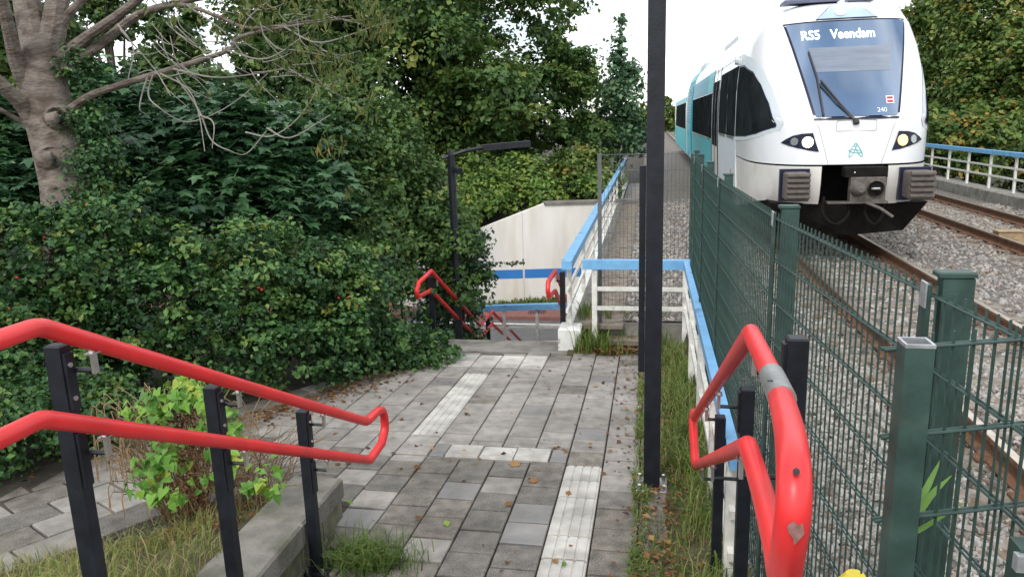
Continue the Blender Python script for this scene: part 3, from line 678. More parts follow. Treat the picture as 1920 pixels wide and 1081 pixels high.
# car bodies
prof = [(h, w_) for h, w_ in zip(M_hh, M_W) if h > 1.2]
prof = [(.45, 1.42), (.8, 1.44), (1.2, 1.455)]+prof
def hull(d0, d1, name, m, sc=1., zadd=0.):
    mb = MB(); ring = [(-w_*sc, h+(zadd if h > 3 else 0)) for h, w_ in prof]+[(w_*sc, h+(zadd if h > 3 else 0)) for h, w_ in prof[::-1]]; k = len(ring)
    mb.add([TW(x, d, h) for d in (d0, d1) for x, h in ring], [(i, k+i, k+(i+1) % k, (i+1) % k) for i in range(k)]+[tuple(range(k)), tuple(range(k, 2*k))[::-1]])
    return obj(name, mb, m, tr, smooth='auto')
def Wb(h): return float(np.interp(h, [p[0] for p in prof], [p[1] for p in prof]))
def flank(d0, d1, h0, h1, name, m, par, off=.012, side=-1, th=.01):
    mb = MB(); n_ = 5
    v = []
    for d in (d0, d1):
        for j in range(n_): h = h0+(h1-h0)*j/(n_-1); v.append(TW(side*(Wb(h)+off), d, h))
        for j in range(n_): h = h0+(h1-h0)*(n_-1-j)/(n_-1); v.append(TW(side*(Wb(h)-.02), d, h))
    k = 2*n_
    mb.add(v, [(i, (i+1) % k, k+(i+1) % k, k+i) for i in range(k)]+[tuple(range(k)), tuple(range(k, 2*k))])
    return obj(name, mb, m, par)
car1 = hull(4.01, 20.6, 'car_body', M_tw)
car2 = hull(25.9, 43.2, 'car_body', M_tw)
eng = hull(21.0, 25.5, 'power_module', M_teal, 1.0, .05)
obj('gangway', MB().box(TW(0, 20.8, 2.2), (2.3, .5, 3.2)).box(TW(0, 25.7, 2.2), (2.3, .5, 3.2)), M_dk, tr)
for sd in (-1, 1):
    flank(4.03, 8.15, .47, 3.5, 'side_panel', M_tg, car1, .006, sd)
    for a, b in ((4.12, 5.9), (6.0, 7.95)): 
        flank(a, b, 1.87, 3.30, 'side_window', M_gl, car1, .012, sd)
        flank(a+.1, b-.1, 1.82, 1.86, 'sill', M_steel, car1, .014, sd)
    dr = flank(8.2, 10.25, .5, 3.5, 'door', M_twd, car1, .012, sd)
    for a, b in ((8.45, 9.1), (9.35, 10.0)): flank(a, b, 1.5, 3.2, 'door_window', M_gl, dr, .018, sd)
    flank(8.2, 8.28, .5, 3.5, 'door_post', M_fr, dr, .02, sd); flank(9.2, 9.26, .5, 3.5, 'door_seam', M_fr, dr, .02, sd); flank(10.2, 10.3, .5, 3.5, 'door_post', M_fr, dr, .02, sd)
    flank(10.35, 20.55, .47, 1.62, 'teal_panel', M_teal, car1, .008, sd)
    flank(10.35, 20.55, 2.95, 3.55, 'teal_panel', M_teal2, car1, .008, sd); flank(10.35, 12.3, 2.96, 3.56, 'teal_panel', M_teal, car1, .010, sd)
    for i in range(5): 
        flank(10.45+2.02*i, 12.42+2.02*i, 1.66, 2.93, 'side_window', M_gl, car1, .014, sd); flank(10.6+2.02*i, 12.2+2.02*i, 1.61, 1.65, 'sill', M_steel, car1, .016, sd)
    flank(26.0, 43.0, .47, 1.62, 'teal_panel', M_teal, car2, .008, sd); flank(26, 43, 2.95, 3.2, 'teal_panel', M_teal, car2, .008, sd)
    for i in range(6): flank(27+2.3*i, 29.2+2.3*i, 1.66, 2.93, 'side_window', M_gl, car2, .014, sd)
    for i in range(14): flank(21.6, 24.8, 2.0+.13*i, 2.07+.13*i, 'louvre', M_teal2, eng, .03, sd)
    flank(21.02, 21.4, .5, 3.5, 'edge_panel', M_teal2, eng, .05, sd)
    for d0_ in (6, 15, 30, 38): obj('bogie', MB().box(TW(sd*.9, d0_, .45), (.5, 2.6, .5)), M_dk, tr)
for d_, l_, w_ in ((12, 4, 1.7), (23, 3.6, 1.9)): obj('roof_unit', MB().box(TW(0, d_, 4.38), (w_, l_, .3), ch=.08), M_tg, tr)
obj('underframe', MB().box(TW(0, 24, .5), (2.0, 38, .5)), M_dk, tr)
# cab side window and its pale surround, front to back along the flank
def flankpoly(pts, off, m, name, par, n=5, side=-1):
    c = np.mean(pts, axis=0); mb = MB(); k = len(pts); v = [SS(c[0], c[1], off, side)]
    for r_ in range(1, n+1):
        for p in pts: q = c+(np.array(p)-c)*r_/n; v.append(SS(q[0], q[1], off, side))
    f = [(0, 1+i, 1+(i+1) % k) for i in range(k)]
    for r_ in range(n-1): b = 1+r_*k; f += [(b+i, b+k+i, b+k+(i+1) % k, b+(i+1) % k) for i in range(k)]
    mb.add(v, f); return obj(name, mb, m, par, smooth=True)
def dens(pts, n=4):
    out = []
    for a, b in zip(pts, pts[1:]+pts[:1]):
        for i in range(n): out.append((a[0]+(b[0]-a[0])*i/n, a[1]+(b[1]-a[1])*i/n))
    return out
def pf(x, y):                             # pixel -> (distance back, height) on the left flank of the nose
    lo, hi = .5, 4.2
    def g(d):
        p = PY(x, y, TY+d); h = p[2]-TZ; return (p[0]-XT) - (SS(d, h).x-XT), h
    for _ in range(40):
        m_ = (lo+hi)/2
        if g(m_)[0] > 0: hi = m_
        else: lo = m_
    return (lo, g(lo)[1])
win = [pf(*q) for q in ((1397, 122), (1413.6, 135), (1428, 159), (1442.5, 193), (1457, 234), (1454.5, 239), (1418, 251), (1399, 255.6))]
out = [pf(*q) for q in ((1396.7, 102), (1413.6, 109), (1432.8, 133), (1449.7, 169), (1463, 205), (1470, 230), (1462, 245), (1420, 257), (1399, 262))]
win = [(3.97, 1.88), (3.97, 3.29)]+[q for q in win if q[0] < 3.9]; out = [(3.985, 1.80), (3.985, 3.52)]+[q for q in out if q[0] < 3.9]
cw_ = np.mean(win, axis=0)
for sd in (-1, 1):
    flankpoly(dens(out, 3), .006, M_tg, 'window_surround', tr, 8, sd)
    fr_ = flankpoly(dens(win, 3), .012, M_fr, 'cab_window_frame', tr, 8, sd)
    flankpoly(dens([tuple(cw_+(np.array(q)-cw_)*.95) for q in win], 3), .017, M_gl, 'cab_window', fr_, 8, sd)
    c = SS(4.3, 3.42, .02, sd); obj('mirror_pod', MB().tube([c+Vector((0, .0, 0)), c+Vector((sd*.07, 0, 0))], [.11, .09], 10), M_tg, tr)
    c = SS(4.9, 1.1, .012, sd); obj('door_button', MB().tube([c, c+Vector((sd*.02, 0, 0))], .06, 8), mat('signal_red', (.5, .03, .05), .4, .05), tr)
# windscreen
def front_patch(h0, h1, w0, w1, off, m, name, par, nu=15, nv=12, x0=None):
    mb = MB(); mb.grid(lambda u, v: S((2*u-1)*(w0+(w1-w0)*v), h0+(h1-h0)*v, off), nu, nv); return obj(name, mb, m, par, smooth=True)
wf = front_patch(2.20, 3.82, .635, .975, .008, M_fr, 'windscreen_frame', tr)
ws = front_patch(2.245, 3.79, .605, .935, .014, M_ws, 'windscreen', wf)
front_patch(2.95, 3.36, .56, .64, .017, mat('sun_blind', (.17, .20, .25), .2, .15, 2, coat=1., stretch=(1, 1, 9)), 'sun_blind', wf)
uf = front_patch(3.835, 4.10, .50, .21, .008, M_fr, 'upper_window_frame', tr, 9, 6); front_patch(3.85, 4.085, .47, .20, .014, M_ws2, 'upper_window', uf, 9, 6)
def disc(x, h, r_, off, m, name, par, th=.015, n=14):
    c = S(x, h, 0); nrm = (S(x, h, .05)-c).normalized(); return obj(name, MB().tube([c+nrm*(off-th), c+nrm*off], r_, n), m, par)
disc(-.09, 3.94, .085, .03, mat('top_lamp_lens', (.75, .70, .66), .3, .1), 'top_lamp', uf)
def text(s, size, x, h, off, m, name, par, sx=1., shear=0.):
    cu = bpy.data.curves.new('t', 'FONT'); cu.body = s; cu.size = size; cu.resolution_u = 3; cu.offset = size*.012; cu.shear = shear
    o = bpy.data.objects.new('t', cu); COL.objects.link(o); dg = bpy.context.evaluated_depsgraph_get(); me = bpy.data.meshes.new_from_object(o.evaluated_get(dg))
    bpy.data.objects.remove(o); me.name = name
    for v in me.vertices: v.co = S(x+v.co.x*sx, h+v.co.y, off)
    me.materials.clear(); me.materials.append(m); return link(name, me, par)
text('RS5', .22, -.74, 3.50, .022, M_led, 'display_text', ws, .86); text('Veendam', .22, -.29, 3.50, .022, M_led, 'display_text', ws, .84)
text('240', .10, .30, 2.29, .022, mat('number_white', (.7, .75, .78), .5, 0), 'fleet_number', ws)
sg = front_patch(2.40, 2.52, .06, .06, .02, M_fr, 'spare', ws, 3, 3); bpy.data.objects.remove(sg)
def rect(x0, x1, h0, h1, off, m, name, par): mb = MB(); mb.grid(lambda u, v: S(x0+(x1-x0)*u, h0+(h1-h0)*v, off), 4, 3); return obj(name, mb, m, par)
rs = rect(.45, .57, 2.42, 2.54, .020, mat('sticker_white', (.75, .75, .75), .5, .03), 'sticker', ws); rect(.465, .555, 2.435, 2.470, .022, mat('sticker_red', (.5, .02, .06), .5, .03), 'sticker_mark', rs); rect(.465, .555, 2.49, 2.525, .022, MATS['sticker_red'], 'sticker_mark', rs)
def stroke(pts, r_, off, m, name, par, n=5): return obj(name, MB().tube([S(x, h, off) for x, h in pts], r_, n), m, par)
M_ln = mat('panel_gap_grey', (.34, .36, .37), .6, .1); M_wp = mat('wiper_black', (.02, .02, .024), .5, .2)
stroke([(-.29, 2.02), (.29, 2.02), (.30, 2.04), (.30, 2.17), (.28, 2.185), (-.28, 2.185), (-.30, 2.17), (-.30, 2.04), (-.29, 2.02)], .004, .0, M_ln, 'panel_outline', shell)
for sd in (-1, 1): stroke([(sd*(.40+.52*(h-1.5)/1.9 if h < 2.2 else .67+.4*(h-2.2)/1.6), h) for h in np.linspace(1.5, 4.0, 14)], .004, .0, M_ln, 'panel_gap', shell)
wp_ = tag(obj('wiper', MB().tube([S(-.02, 2.17, .03), S(-.02, 2.13, .05)], .05, 10), M_wp, tr))
stroke([(-.02, 2.16), (-.25, 2.42), (-.50, 2.80)], .017, .055, M_wp, 'wiper_arm', wp_); stroke([(-.06, 2.19), (-.30, 2.44), (-.52, 2.74)], .013, .05, M_wp, 'wiper_arm', wp_)
stroke([(-.64, 3.28), (-.55, 2.85), (-.50, 2.25)], .019, .045, M_wp, 'wiper_blade', wp_)
# emblem: three crossed outlined leaves
def ell(cx, ch, a, b, rot): return [(cx+a*math.cos(t)*math.cos(rot)-b*math.sin(t)*math.sin(rot), ch+a*math.cos(t)*math.sin(rot)+b*math.sin(t)*math.cos(rot)) for t in np.linspace(0, 2*math.pi, 17)]
M_em = mat('emblem_teal', (.12, .52, .54), .4, .05)
for cx, ch, a, b, rt in ((-.04, 1.72, .12, .028, 1.15), (.045, 1.72, .12, .028, -1.05+math.pi), (0, 1.70, .10, .022, -.12)): stroke(ell(cx-.0, ch, a, b, rt), .005, .004, M_em, 'emblem', shell, 4)
# headlights
for sd in (-1, 1):
    pts = [(1.08, 1.845), (1.02, 1.90), (.92, 1.96), (.80, 1.99), (.64, 2.0), (.60, 1.86), (.545, 1.70), (.68, 1.72), (.84, 1.76), (.98, 1.80)]
    c = np.mean(pts, axis=0); mb = MB(); v = [S(sd*c[0], c[1], .012)]; k = len(pts)
    for r_ in (.5, 1):
        for p in pts: q = c+(np.array(p)-c)*r_; v.append(S(sd*q[0], q[1], .012))
    mb.add(v, [(0, 1+i, 1+(i+1) % k) for i in range(k)]+[(1+i, 1+k+i, 1+k+(i+1) % k, 1+(i+1) % k) for i in range(k)])
    h_ = obj('headlight', mb, M_fr, tr)
    disc(sd*.71, 1.855, .088, .024, M_hl if sd < 0 else M_hl2, 'main_lamp', h_); disc(sd*.895, 1.865, .065, .024, M_lens, 'side_lamp', h_)
    # energy absorbers
    b_ = obj('buffer', MB().box(TW(sd*.91, .19, 1.175), (.37, .36, .44), rot=None), M_bf, tr)
    md = b_.modifiers.new('bevel', 'BEVEL'); md.width = .035; md.segments = 2
    for i in range(5): obj('rib', MB().prism([TW(sd*.91-.175, .02, 1.0+.085*i), TW(sd*.91-.175, -.045, 1.005+.085*i), TW(sd*.91-.175, -.045, 1.04+.085*i), TW(sd*.91-.175, .02, 1.06+.085*i)], (.35, 0, 0)), M_bf, b_)
    obj('buffer_collar', MB().box(TW(sd*.91, .40, 1.175), (.46, .10, .52)), M_fr, tr)
# coupler, hoses, plough
obj('coupler_hood', MB().box(TW(.13, .28, 1.385), (.62, .30, .16), ch=.02), M_dk, tr)
cp = obj('coupler_head', MB().box(TW(.15, .16, 1.12), (.52, .16, .38), ch=.01), M_cp, tr)
obj('cone', MB().tube([TW(.0, .10, 1.13), TW(.0, -.10, 1.13), TW(.0, -.13, 1.13)], [.13, .075, .04], 16), M_cp, cp, smooth='auto')
obj('ring', MB().tube([TW(.26, .09, 1.13), TW(.26, .03, 1.13)], .125, 16, cap=False), M_cp, cp); obj('funnel', MB().tube([TW(.26, .085, 1.13), TW(.26, .07, 1.13)], .118, 16), M_dk, cp); obj('pin', MB().tube([TW(.20, .06, 1.13), TW(.30, -.03, 1.14)], .02, 6), M_steel, cp)
obj('lever', MB().tube([TW(.12, .02, .92), TW(.30, -.15, .84), TW(.46, -.22, .72)], .024, 8), M_cp, cp); obj('shelf', MB().box(TW(.0, .12, .915), (.9, .14, .03)), M_cp, cp)
for x in (-.05, .40): disc(x, 1.40, .012, .2, M_wpaint, 'marking', cp)
for a, b in ((-.47, -.10), (.16, .42)): obj('air_hose', MB().tube(smoothline([TW(a, .22, 1.0), TW(a+.0, .18, .72), TW((a+b)/2, .16, .56), TW(b, .18, .70), TW(b, .22, .92)], 5), .026, 8), M_dk, tr, smooth='auto')
obj('plough', MB().add([TW(*q) for q in ((-1.22, .62, .86), (0, .45, .86), (1.22, .62, .86), (-.95, .85, .36), (0, .55, .32), (.95, .85, .36), (-1.22, 2.2, .86), (1.22, 2.2, .86), (-1, 2.2, .36), (1, 2.2, .36))], [(0, 3, 4, 1), (1, 4, 5, 2), (0, 6, 8, 3), (2, 5, 9, 7), (3, 8, 9, 5, 4), (0, 1, 2, 7, 6)]), M_dk, tr)
M_hb = mat('roof_fairing', (.10, .11, .17), .4, .1)
obj('horn_box', MB().box(TW(-.45, 2.4, 4.25), (.95, .4, .07), ch=.03), M_hb, tr); obj('horn_box', MB().box(TW(.45, 2.6, 4.28), (.45, .3, .09), ch=.02), M_hb, tr); obj('beacon', MB().tube([TW(-.45, 2.3, 4.28), TW(-.45, 2.3, 4.36)], [.08, .05], 10), mat('beacon_amber', (.75, .5, .08), .4, .1), tr)
# ------------------------------------------------------------------ foliage generators
def unit(a): return a/np.maximum(1e-9, np.linalg.norm(a, axis=-1, keepdims=True))
LEAF = {
 'd': (np.array([(0, 0, 0), (.36, .45, .10), (0, 1, -.06), (-.36, .45, .10)]), [(0, 1, 2), (0, 2, 3)]),
 's': (np.array([(0, 0, 0), (.13, .4, .03), (0, 1, -.18), (-.13, .4, .03)]), [(0, 1, 2), (0, 2, 3)]),
 'h': (np.array([(0, .12, 0), (.38, 0, .08), (.42, .3, .10), (0, 1.05, -.10), (-.42, .3, .10), (-.38, 0, .08)]), [(0, 1, 2), (0, 2, 3), (0, 3, 4), (0, 4, 5)]),
 'm': (np.array([(0, .25, 0), (.0, 0, 0), (.42, .02, .02), (.30, .26, .05), (.62, .52, -.05), (.24, .56, .05), (0, 1.05, -.10), (-.24, .56, .05), (-.62, .52, -.05), (-.30, .26, .05), (-.42, .02, .02)]),
       [(0, i, i+1) for i in range(1, 10)]+[(0, 10, 1)]),
}
def leaves(name, Pos, Nrm, size, shape, tint, m, parent=None, droop=.3):
    n_ = len(Pos); tv, tf = LEAF[shape]; tf = np.array(tf)
    a = RNG.normal(size=(n_, 3)); a[:, 2] -= droop; a = unit(a - Nrm*(a*Nrm).sum(1, keepdims=True)); b = np.cross(a, Nrm)
    size = np.asarray(size)[:, None, None]
    V = Pos[:, None, :] + size*(tv[None, :, 0:1]*b[:, None, :] + (tv[None, :, 1:2]-.4)*a[:, None, :] + tv[None, :, 2:3]*Nrm[:, None, :])
    k = len(tv); T = (np.arange(n_)[:, None, None]*k + tf[None]).reshape(-1, 3)
    return trimesh(name, V.reshape(-1, 3), T, m, np.repeat(np.clip(tint, 0, 1), len(tf)), parent)
def crownpts(blobs, n, clump=.16, per=45, shell=.35, flat=0.):
    """leaf positions, normals, tints spread through ellipsoids in clumps"""
    vol = np.array([b[1][0]*b[1][1]*b[1][2] for b in blobs])**.67; share = vol/vol.sum(); P, N_, T = [], [], []
    for (c, r, *ex), s in zip(blobs, share):
        c, r = np.array(c, float), np.array(r, float); k = max(4, int(n*s/per)); nn = int(n*s/k)
        d = unit(RNG.normal(size=(k, 3))); q = (shell+(1-shell)*RNG.random((k, 1))**.6)
        d[:, 2] = np.where(RNG.random(k) < .55, np.abs(d[:, 2]), d[:, 2])
        cc = c+d*r*q; R_ = r.mean()*clump*(.6+.9*RNG.random((k, 1, 1)))
        g = RNG.normal(size=(k, nn, 3))*np.array([1, 1, .62]); p = cc[:, None]+g*R_
        out = unit((p-c)/r); nr = unit(out*(.55-.25*flat)+RNG.normal(size=p.shape)*(.45-.12*flat)+np.array([0, 0, .55+.6*flat]))
        t = .46+.20*RNG.normal(size=(k, 1))+.13*RNG.normal(size=(k, nn))
        P.append(p.reshape(-1, 3)); N_.append(nr.reshape(-1, 3)); T.append(t.ravel())
    return np.concatenate(P), np.concatenate(N_), np.concatenate(T)
M_bark = mat('bark_brown', (.075, .058, .045), .9, .35, 14, .8, 40)
M_cherry = mat('cherry_bark', (.155, .128, .105), .8, .3, 5, 1., 12, col2=(.07, .048, .034), thr=(.46, .66), stretch=(1.6, 1.6, 3.2))
M_twig = mat('twig_grey', (.25, .23, .20), .8, .2, 20)
M_dry = mat('dry_stem', (.24, .16, .085), .85, .3, 20)
FL = {
 'rose': leafmat('rose_leaf', [(.013, .039, .016), (.031, .087, .027), (.056, .140, .038), (.112, .224, .050), (.20, .24, .05)], .22, .5, .4),
 'maple': leafmat('maple_leaf', [(.018, .052, .023), (.033, .098, .039), (.058, .146, .052), (.098, .203, .065)], .2, .42, .5),
 'ash': leafmat('ash_leaf', [(.026, .065, .021), (.058, .124, .034), (.104, .189, .047), (.195, .260, .058)], .3, .5, .35),
 'big': leafmat('big_tree_leaf', [(.022, .053, .017), (.049, .109, .028), (.084, .161, .036), (.133, .210, .045), (.224, .245, .056)], .28, .5, .35),
 'far': leafmat('background_leaf', [(.027, .061, .022), (.057, .115, .032), (.095, .162, .041), (.162, .230, .054)], .3, .5, .3),
 'ivy': leafmat('bank_shrub_leaf', [(.045, .090, .024), (.090, .180, .042), (.180, .300, .060), (.300, .375, .075), (.32, .33, .08)], .3, .5, .35),
 'right': leafmat('sunny_leaf', [(.033, .065, .016), (.065, .130, .029), (.124, .202, .042), (.208, .260, .055), (.390, .221, .052)], .3, .5, .35),
 'spire': leafmat('poplar_leaf', [(.027, .081, .042), (.069, .150, .069), (.126, .230, .103), (.207, .321, .138)], .25, .45, .45),
 'slender': leafmat('slender_leaf', [(.04, .07, .02), (.08, .12, .03), (.13, .155, .04), (.22, .18, .05)], .35, .5, .35),
 'vine': leafmat('bindweed_leaf', [(.07, .17, .03), (.13, .30, .045), (.22, .42, .06), (.42, .45, .07)], .4, .45, .4),
 'grass': leafmat('grass_blade', [(.05, .10, .02), (.11, .19, .035), (.20, .25, .06), (.36, .31, .14)], .35, .55, .3),
 'litter': leafmat('dead_leaf', [(.05, .028, .015), (.12, .06, .025), (.24, .12, .045), (.34, .22, .10)], .1, .8, .2),
}
def blob(px, py, d, rx, ry, rd=None, keep=False):
    c = D(px, py, d); s = d/F; return (c, (rx*s, rd if rd else rx*s*.9, ry*s))
def lumps(blobs, k=9, fr=.42, core=.72):
    out = []
    for c, r_, *e in blobs:
        c, r_ = np.array(c, float), np.array(r_, float); out.append((c, r_*core))
        for i in range(k):
            v_ = unit(RNG.normal(size=3)+np.array([0, -.35, .15])); f = fr*random.uniform(.65, 1.25); out.append((c+v_*r_*(1.02-f*.55), r_*f*np.array([1.1, 1.1, .8])))
    return out
def plant(name, label, cat, base, blobs, n, size, shape, m, group=None, trunk=None, trunkm=None, limbs=4, clump=.16, per=45, droop=.3, shell=.35, stem='trunk', flat=0.):
    r = thing(name, base, label, cat, group); bv = Vector(base)
    P_, N_, T_ = crownpts(blobs, n, clump, per, shell, flat)
    k = P_[:, 2] > base[2]-.05; P_, N_, T_ = P_[k], N_[k], T_[k]
    leaves('crown' if stem == 'trunk' else 'foliage', P_, N_, size*(.5+.95*RNG.random(len(P_))), shape, T_, FL[m], r, droop)
    w = trunk or .08
    mid = Vector(np.mean([b[0] for b in blobs], axis=0)); top = Vector((mid.x*.9+bv.x*.1, mid.y*.9+bv.y*.1, mid.z))
    obj(stem, MB().tube(smoothline([bv-Vector((0, 0, .15)), bv*.6+top*.4+Vector((w*.6, 0, 0)), top], 4), list(np.linspace(w, w*.35, 9)), 8), trunkm or M_bark, r, smooth='auto')
    for i in range(min(limbs, 14)):
        b = blobs[i % len(blobs)]; c = Vector(b[0]); rr = b[1]; e = c+Vector((random.uniform(-.8, .8)*rr[0], random.uniform(-.8, .8)*rr[1], random.uniform(-.1, .8)*rr[2]))
        s_ = bv+(top-bv)*random.uniform(.35, .9); mdl = (s_+e)/2+Vector((0, 0, .15*(e-s_).length))
        obj('branch' if stem == 'trunk' else 'twig', MB().tube(smoothline([s_, mdl, e], 4), list(np.linspace(w*.45, w*.1, 9)), 6), trunkm or M_bark, r, smooth='auto')
    return r
# ------------------------------------------------------------------ rose hedge along the left of the path
rg = 'rose bushes along the left of the path'
roses = [(-45, 400, 6.9, 'rose bush at the left picture edge behind the handrail bend'), (85, 405, 7.3, 'rose bush in front of the scarred tree trunk'), (215, 372, 7.7, 'tall rose bush just right of the scarred trunk'),
         (335, 425, 7.9, 'rose bush behind the leafy vine clump'), (450, 432, 8.2, 'rose bush behind the middle black handrail post'), (555, 440, 8.6, 'rose bush behind the third black handrail post'),
         (640, 470, 9.0, 'rose bush above the left handrail loop'), (672, 485, 9.3, 'rose bush left of the far red handrail'), (742, 600, 9.7, 'low rose bush at the corner of the top step')]
hipm = mat('rose_hip_red', (.45, .035, .02), .35, .15)
ico_v = []; t_ = (1+5**.5)/2
ico = unit(np.array([(-1, t_, 0), (1, t_, 0), (-1, -t_, 0), (1, -t_, 0), (0, -1, t_), (0, 1, t_), (0, -1, -t_), (0, 1, -t_), (t_, 0, -1), (t_, 0, 1), (-t_, 0, -1), (-t_, 0, 1)], float))
icof = np.array([(0, 11, 5), (0, 5, 1), (0, 1, 7), (0, 7, 10), (0, 10, 11), (1, 5, 9), (5, 11, 4), (11, 10, 2), (10, 7, 6), (7, 1, 8), (3, 9, 4), (3, 4, 2), (3, 2, 6), (3, 6, 8), (3, 8, 9), (4, 9, 5), (2, 4, 11), (6, 2, 10), (8, 6, 7), (9, 8, 1)])
for x, yt, d, lab in roses:
    top = D(x, yt, d); zb = groundz(top[0], top[1]); h = (top[2]-zb); c = np.array([top[0], top[1], zb+h*.5]); wid = .80 if x < 750 else .42
    bl = lumps([(c, (wid, .72, h*.52))], 8, .40, .74)+[(c+np.array([random.uniform(-.4, .4), -.25, h*.22]), (.5, .45, h*.30)), (c+np.array([.2, -.40, -h*.2]), (.6, .42, h*.3)), (c+np.array([random.uniform(-.5, .5), .1, h*.36]), (.34, .34, h*.22))]
    for q in range(9):
        v_ = unit(RNG.normal(size=3)*np.array([1, .8, .8])+np.array([0, -.5, .5])); bl.append((c+v_*np.array([wid, .72, h*.52])*random.uniform(.85, 1.12), (random.uniform(.10, .22), random.uniform(.1, .2), random.uniform(.10, .24))))
    r = plant('rose_bush', lab, 'bush', (float(c[0]), float(c[1]), zb), bl, 8600 if x < 750 else 4000, .062, 'd', 'rose', rg, .03, limbs=8, clump=.15, per=34, stem='stem', shell=.45)
    hp = np.array([np.array(bl[i % 4][0])+unit(RNG.normal(size=3)+np.array([.3, -1.2, .4]))*np.array(bl[i % 4][1])*1.02 for i in range(9)])
    V = (hp[:, None]+ico[None]*.016).reshape(-1, 3); T = (np.arange(9)[:, None, None]*12+icof[None]).reshape(-1, 3)
    o = trimesh('rose_hips', V, T, hipm, None, r, True); o['kind'] = 'stuff'
for x, y, d, lab in [(30, 835, 6.3, 'low dark shrub under the first black handrail post'), (150, 800, 6.7, 'low dark shrub at the hedge foot right of the first handrail post'), (-60, 860, 6.0, 'low dark shrub at the left picture edge beside the side path')]:
    c = D(x, y, d); zb = groundz(c[0], c[1]); plant('low_shrub', lab, 'shrub', (float(c[0]), float(c[1]), zb), [(np.array([c[0], c[1], zb+.35]), (.5, .4, .42))], 3600, .05, 'd', 'rose', 'low shrubs at the hedge foot', .015, limbs=4, stem='stem', clump=.2, per=24)
# young maples behind the roses
mg = 'young maples behind the roses'
for x, y, d, rx, ry, lab in [(300, 330, 9.4, 95, 110, 'young maple with broad dark leaves right of the scarred trunk'), (440, 300, 9.8, 100, 120, 'young maple with broad dark leaves under the bare hanging twigs'),
                        (560, 330, 10.3, 90, 120, 'young maple with broad dark leaves left of the ash saplings'), (25, 300, 9.2, 75, 110, 'young maple with broad dark leaves left of the scarred trunk'), (205, 260, 9.8, 70, 130, 'young maple close behind the scarred trunk')]:
    c = D(x, y, d); zb = groundz(c[0], c[1])
    plant('maple_sapling', lab, 'tree', (float(c[0]), float(c[1]), zb), [blob(x, y, d, rx, ry, .8), blob(x+20, y+75, d-.3, rx, ry*.7, .7), blob(x-20, y-60, d+.3, rx*.8, ry*.6, .7)], 3400, .14, 'm', 'maple', mg, .035, limbs=5, clump=.2, per=14, droop=.5, flat=1.)
# ash saplings and elder right of them, round the street lamp
for x, y, d, rx, ry, n, lab in [(650, 330, 11.2, 70, 150, 8000, 'slim ash sapling left of the street lamp'), (735, 330, 11.8, 70, 140, 8000, 'bushy ash sapling directly left of the street lamp pole'), (700, 470, 10.9, 80, 90, 7000, 'low ash regrowth above the far red handrail'),
                           (800, 420, 12.2, 62, 120, 7000, 'ash sapling growing round the street lamp pole'), (862, 470, 12.0, 44, 80, 4200, 'leafy shrub overhanging the white wall'), (840, 590, 12.8, 60, 75, 5200, 'dark shrub beside the lower steps behind the red handrail')]:
    c = D(x, y, d); zb = groundz(c[0], c[1])
    plant('ash_sapling', lab, 'shrub', (float(c[0]), float(c[1]), zb), [blob(x, y, d, rx, ry, .9), blob(x+15, y+60, d-.2, rx*.9, ry*.6, .7), blob(x-12, y-ry*.6, d, rx*.5, ry*.6, .5)], n, .085, 'd', 'ash' if n != 5200 else 'maple', 'saplings round the street lamp', .03, limbs=6, clump=.13, per=26, droop=.7)
sp_ = [o for o in COL.objects if o.get('label') == 'leafy shrub overhanging the white wall'][0]
pc = np.array([D(random.uniform(880, 985), 494+random.gauss(0, 3), 11.6+random.gauss(0, .05)) for i in range(70)]+[D(random.gauss(895, 14), random.uniform(430, 520), 11.7) for i in range(260)])
leaves('hanging_spray', pc, unit(RNG.normal(size=pc.shape)*.5+np.array([0, -.3, .8])), .05+.04*RNG.random(len(pc)), 'd', .05+.1*RNG.normal(size=len(pc)), FL['maple'], sp_, .8)['kind'] = 'stuff'
obj('spray_stem', MB().tube([Vector(D(860, 485, 11.7)), Vector(D(930, 492, 11.6)), Vector(D(984, 491, 11.6))], [.008, .005, .002], 5), M_bark, sp_)
# big trees beyond the underpass and the backdrop
def tree(name, lab, base, blobs, n, size, m, w=.3, group=None, clump=.13, per=40, shape='d'): return plant(name, lab, 'tree', base, lumps(blobs), n, size, shape, m, group, w, limbs=9, clump=clump*1.35, per=per*.7, shell=.55)
tree('broad_tree', 'huge broad green tree filling the sky above the street lamp', (-9.5, 30, -3.2), [blob(760, 110, 29, 210, 190, 5), blob(930, 190, 30, 170, 140, 4.5), blob(1035, 200, 31, 95, 130, 3), blob(640, 40, 28, 150, 150, 5), blob(900, -60, 30, 190, 150, 5), blob(1085, 270, 30, 60, 60, 2), blob(770, 260, 28, 170, 100, 3)], 105000, .21, 'big', .4, clump=.115, per=60)
tree('spire_tree', 'narrow pointed dark tree beside the end of the bridge railing', (-1.6, 33.5, -3.0), [blob(1163, 62, 32, 7, 42, .4), blob(1160, 125, 32, 24, 55, .8), blob(1186, 165, 32, 20, 48, .6), blob(1152, 205, 32, 42, 62, 1.2), blob(1166, 262, 32, 52, 60, 1.2), blob(1188, 235, 32, 24, 60, .7)], 5600, .21, 'spire', .12, clump=.24, per=11)
bt = 'trees behind the left hedge'
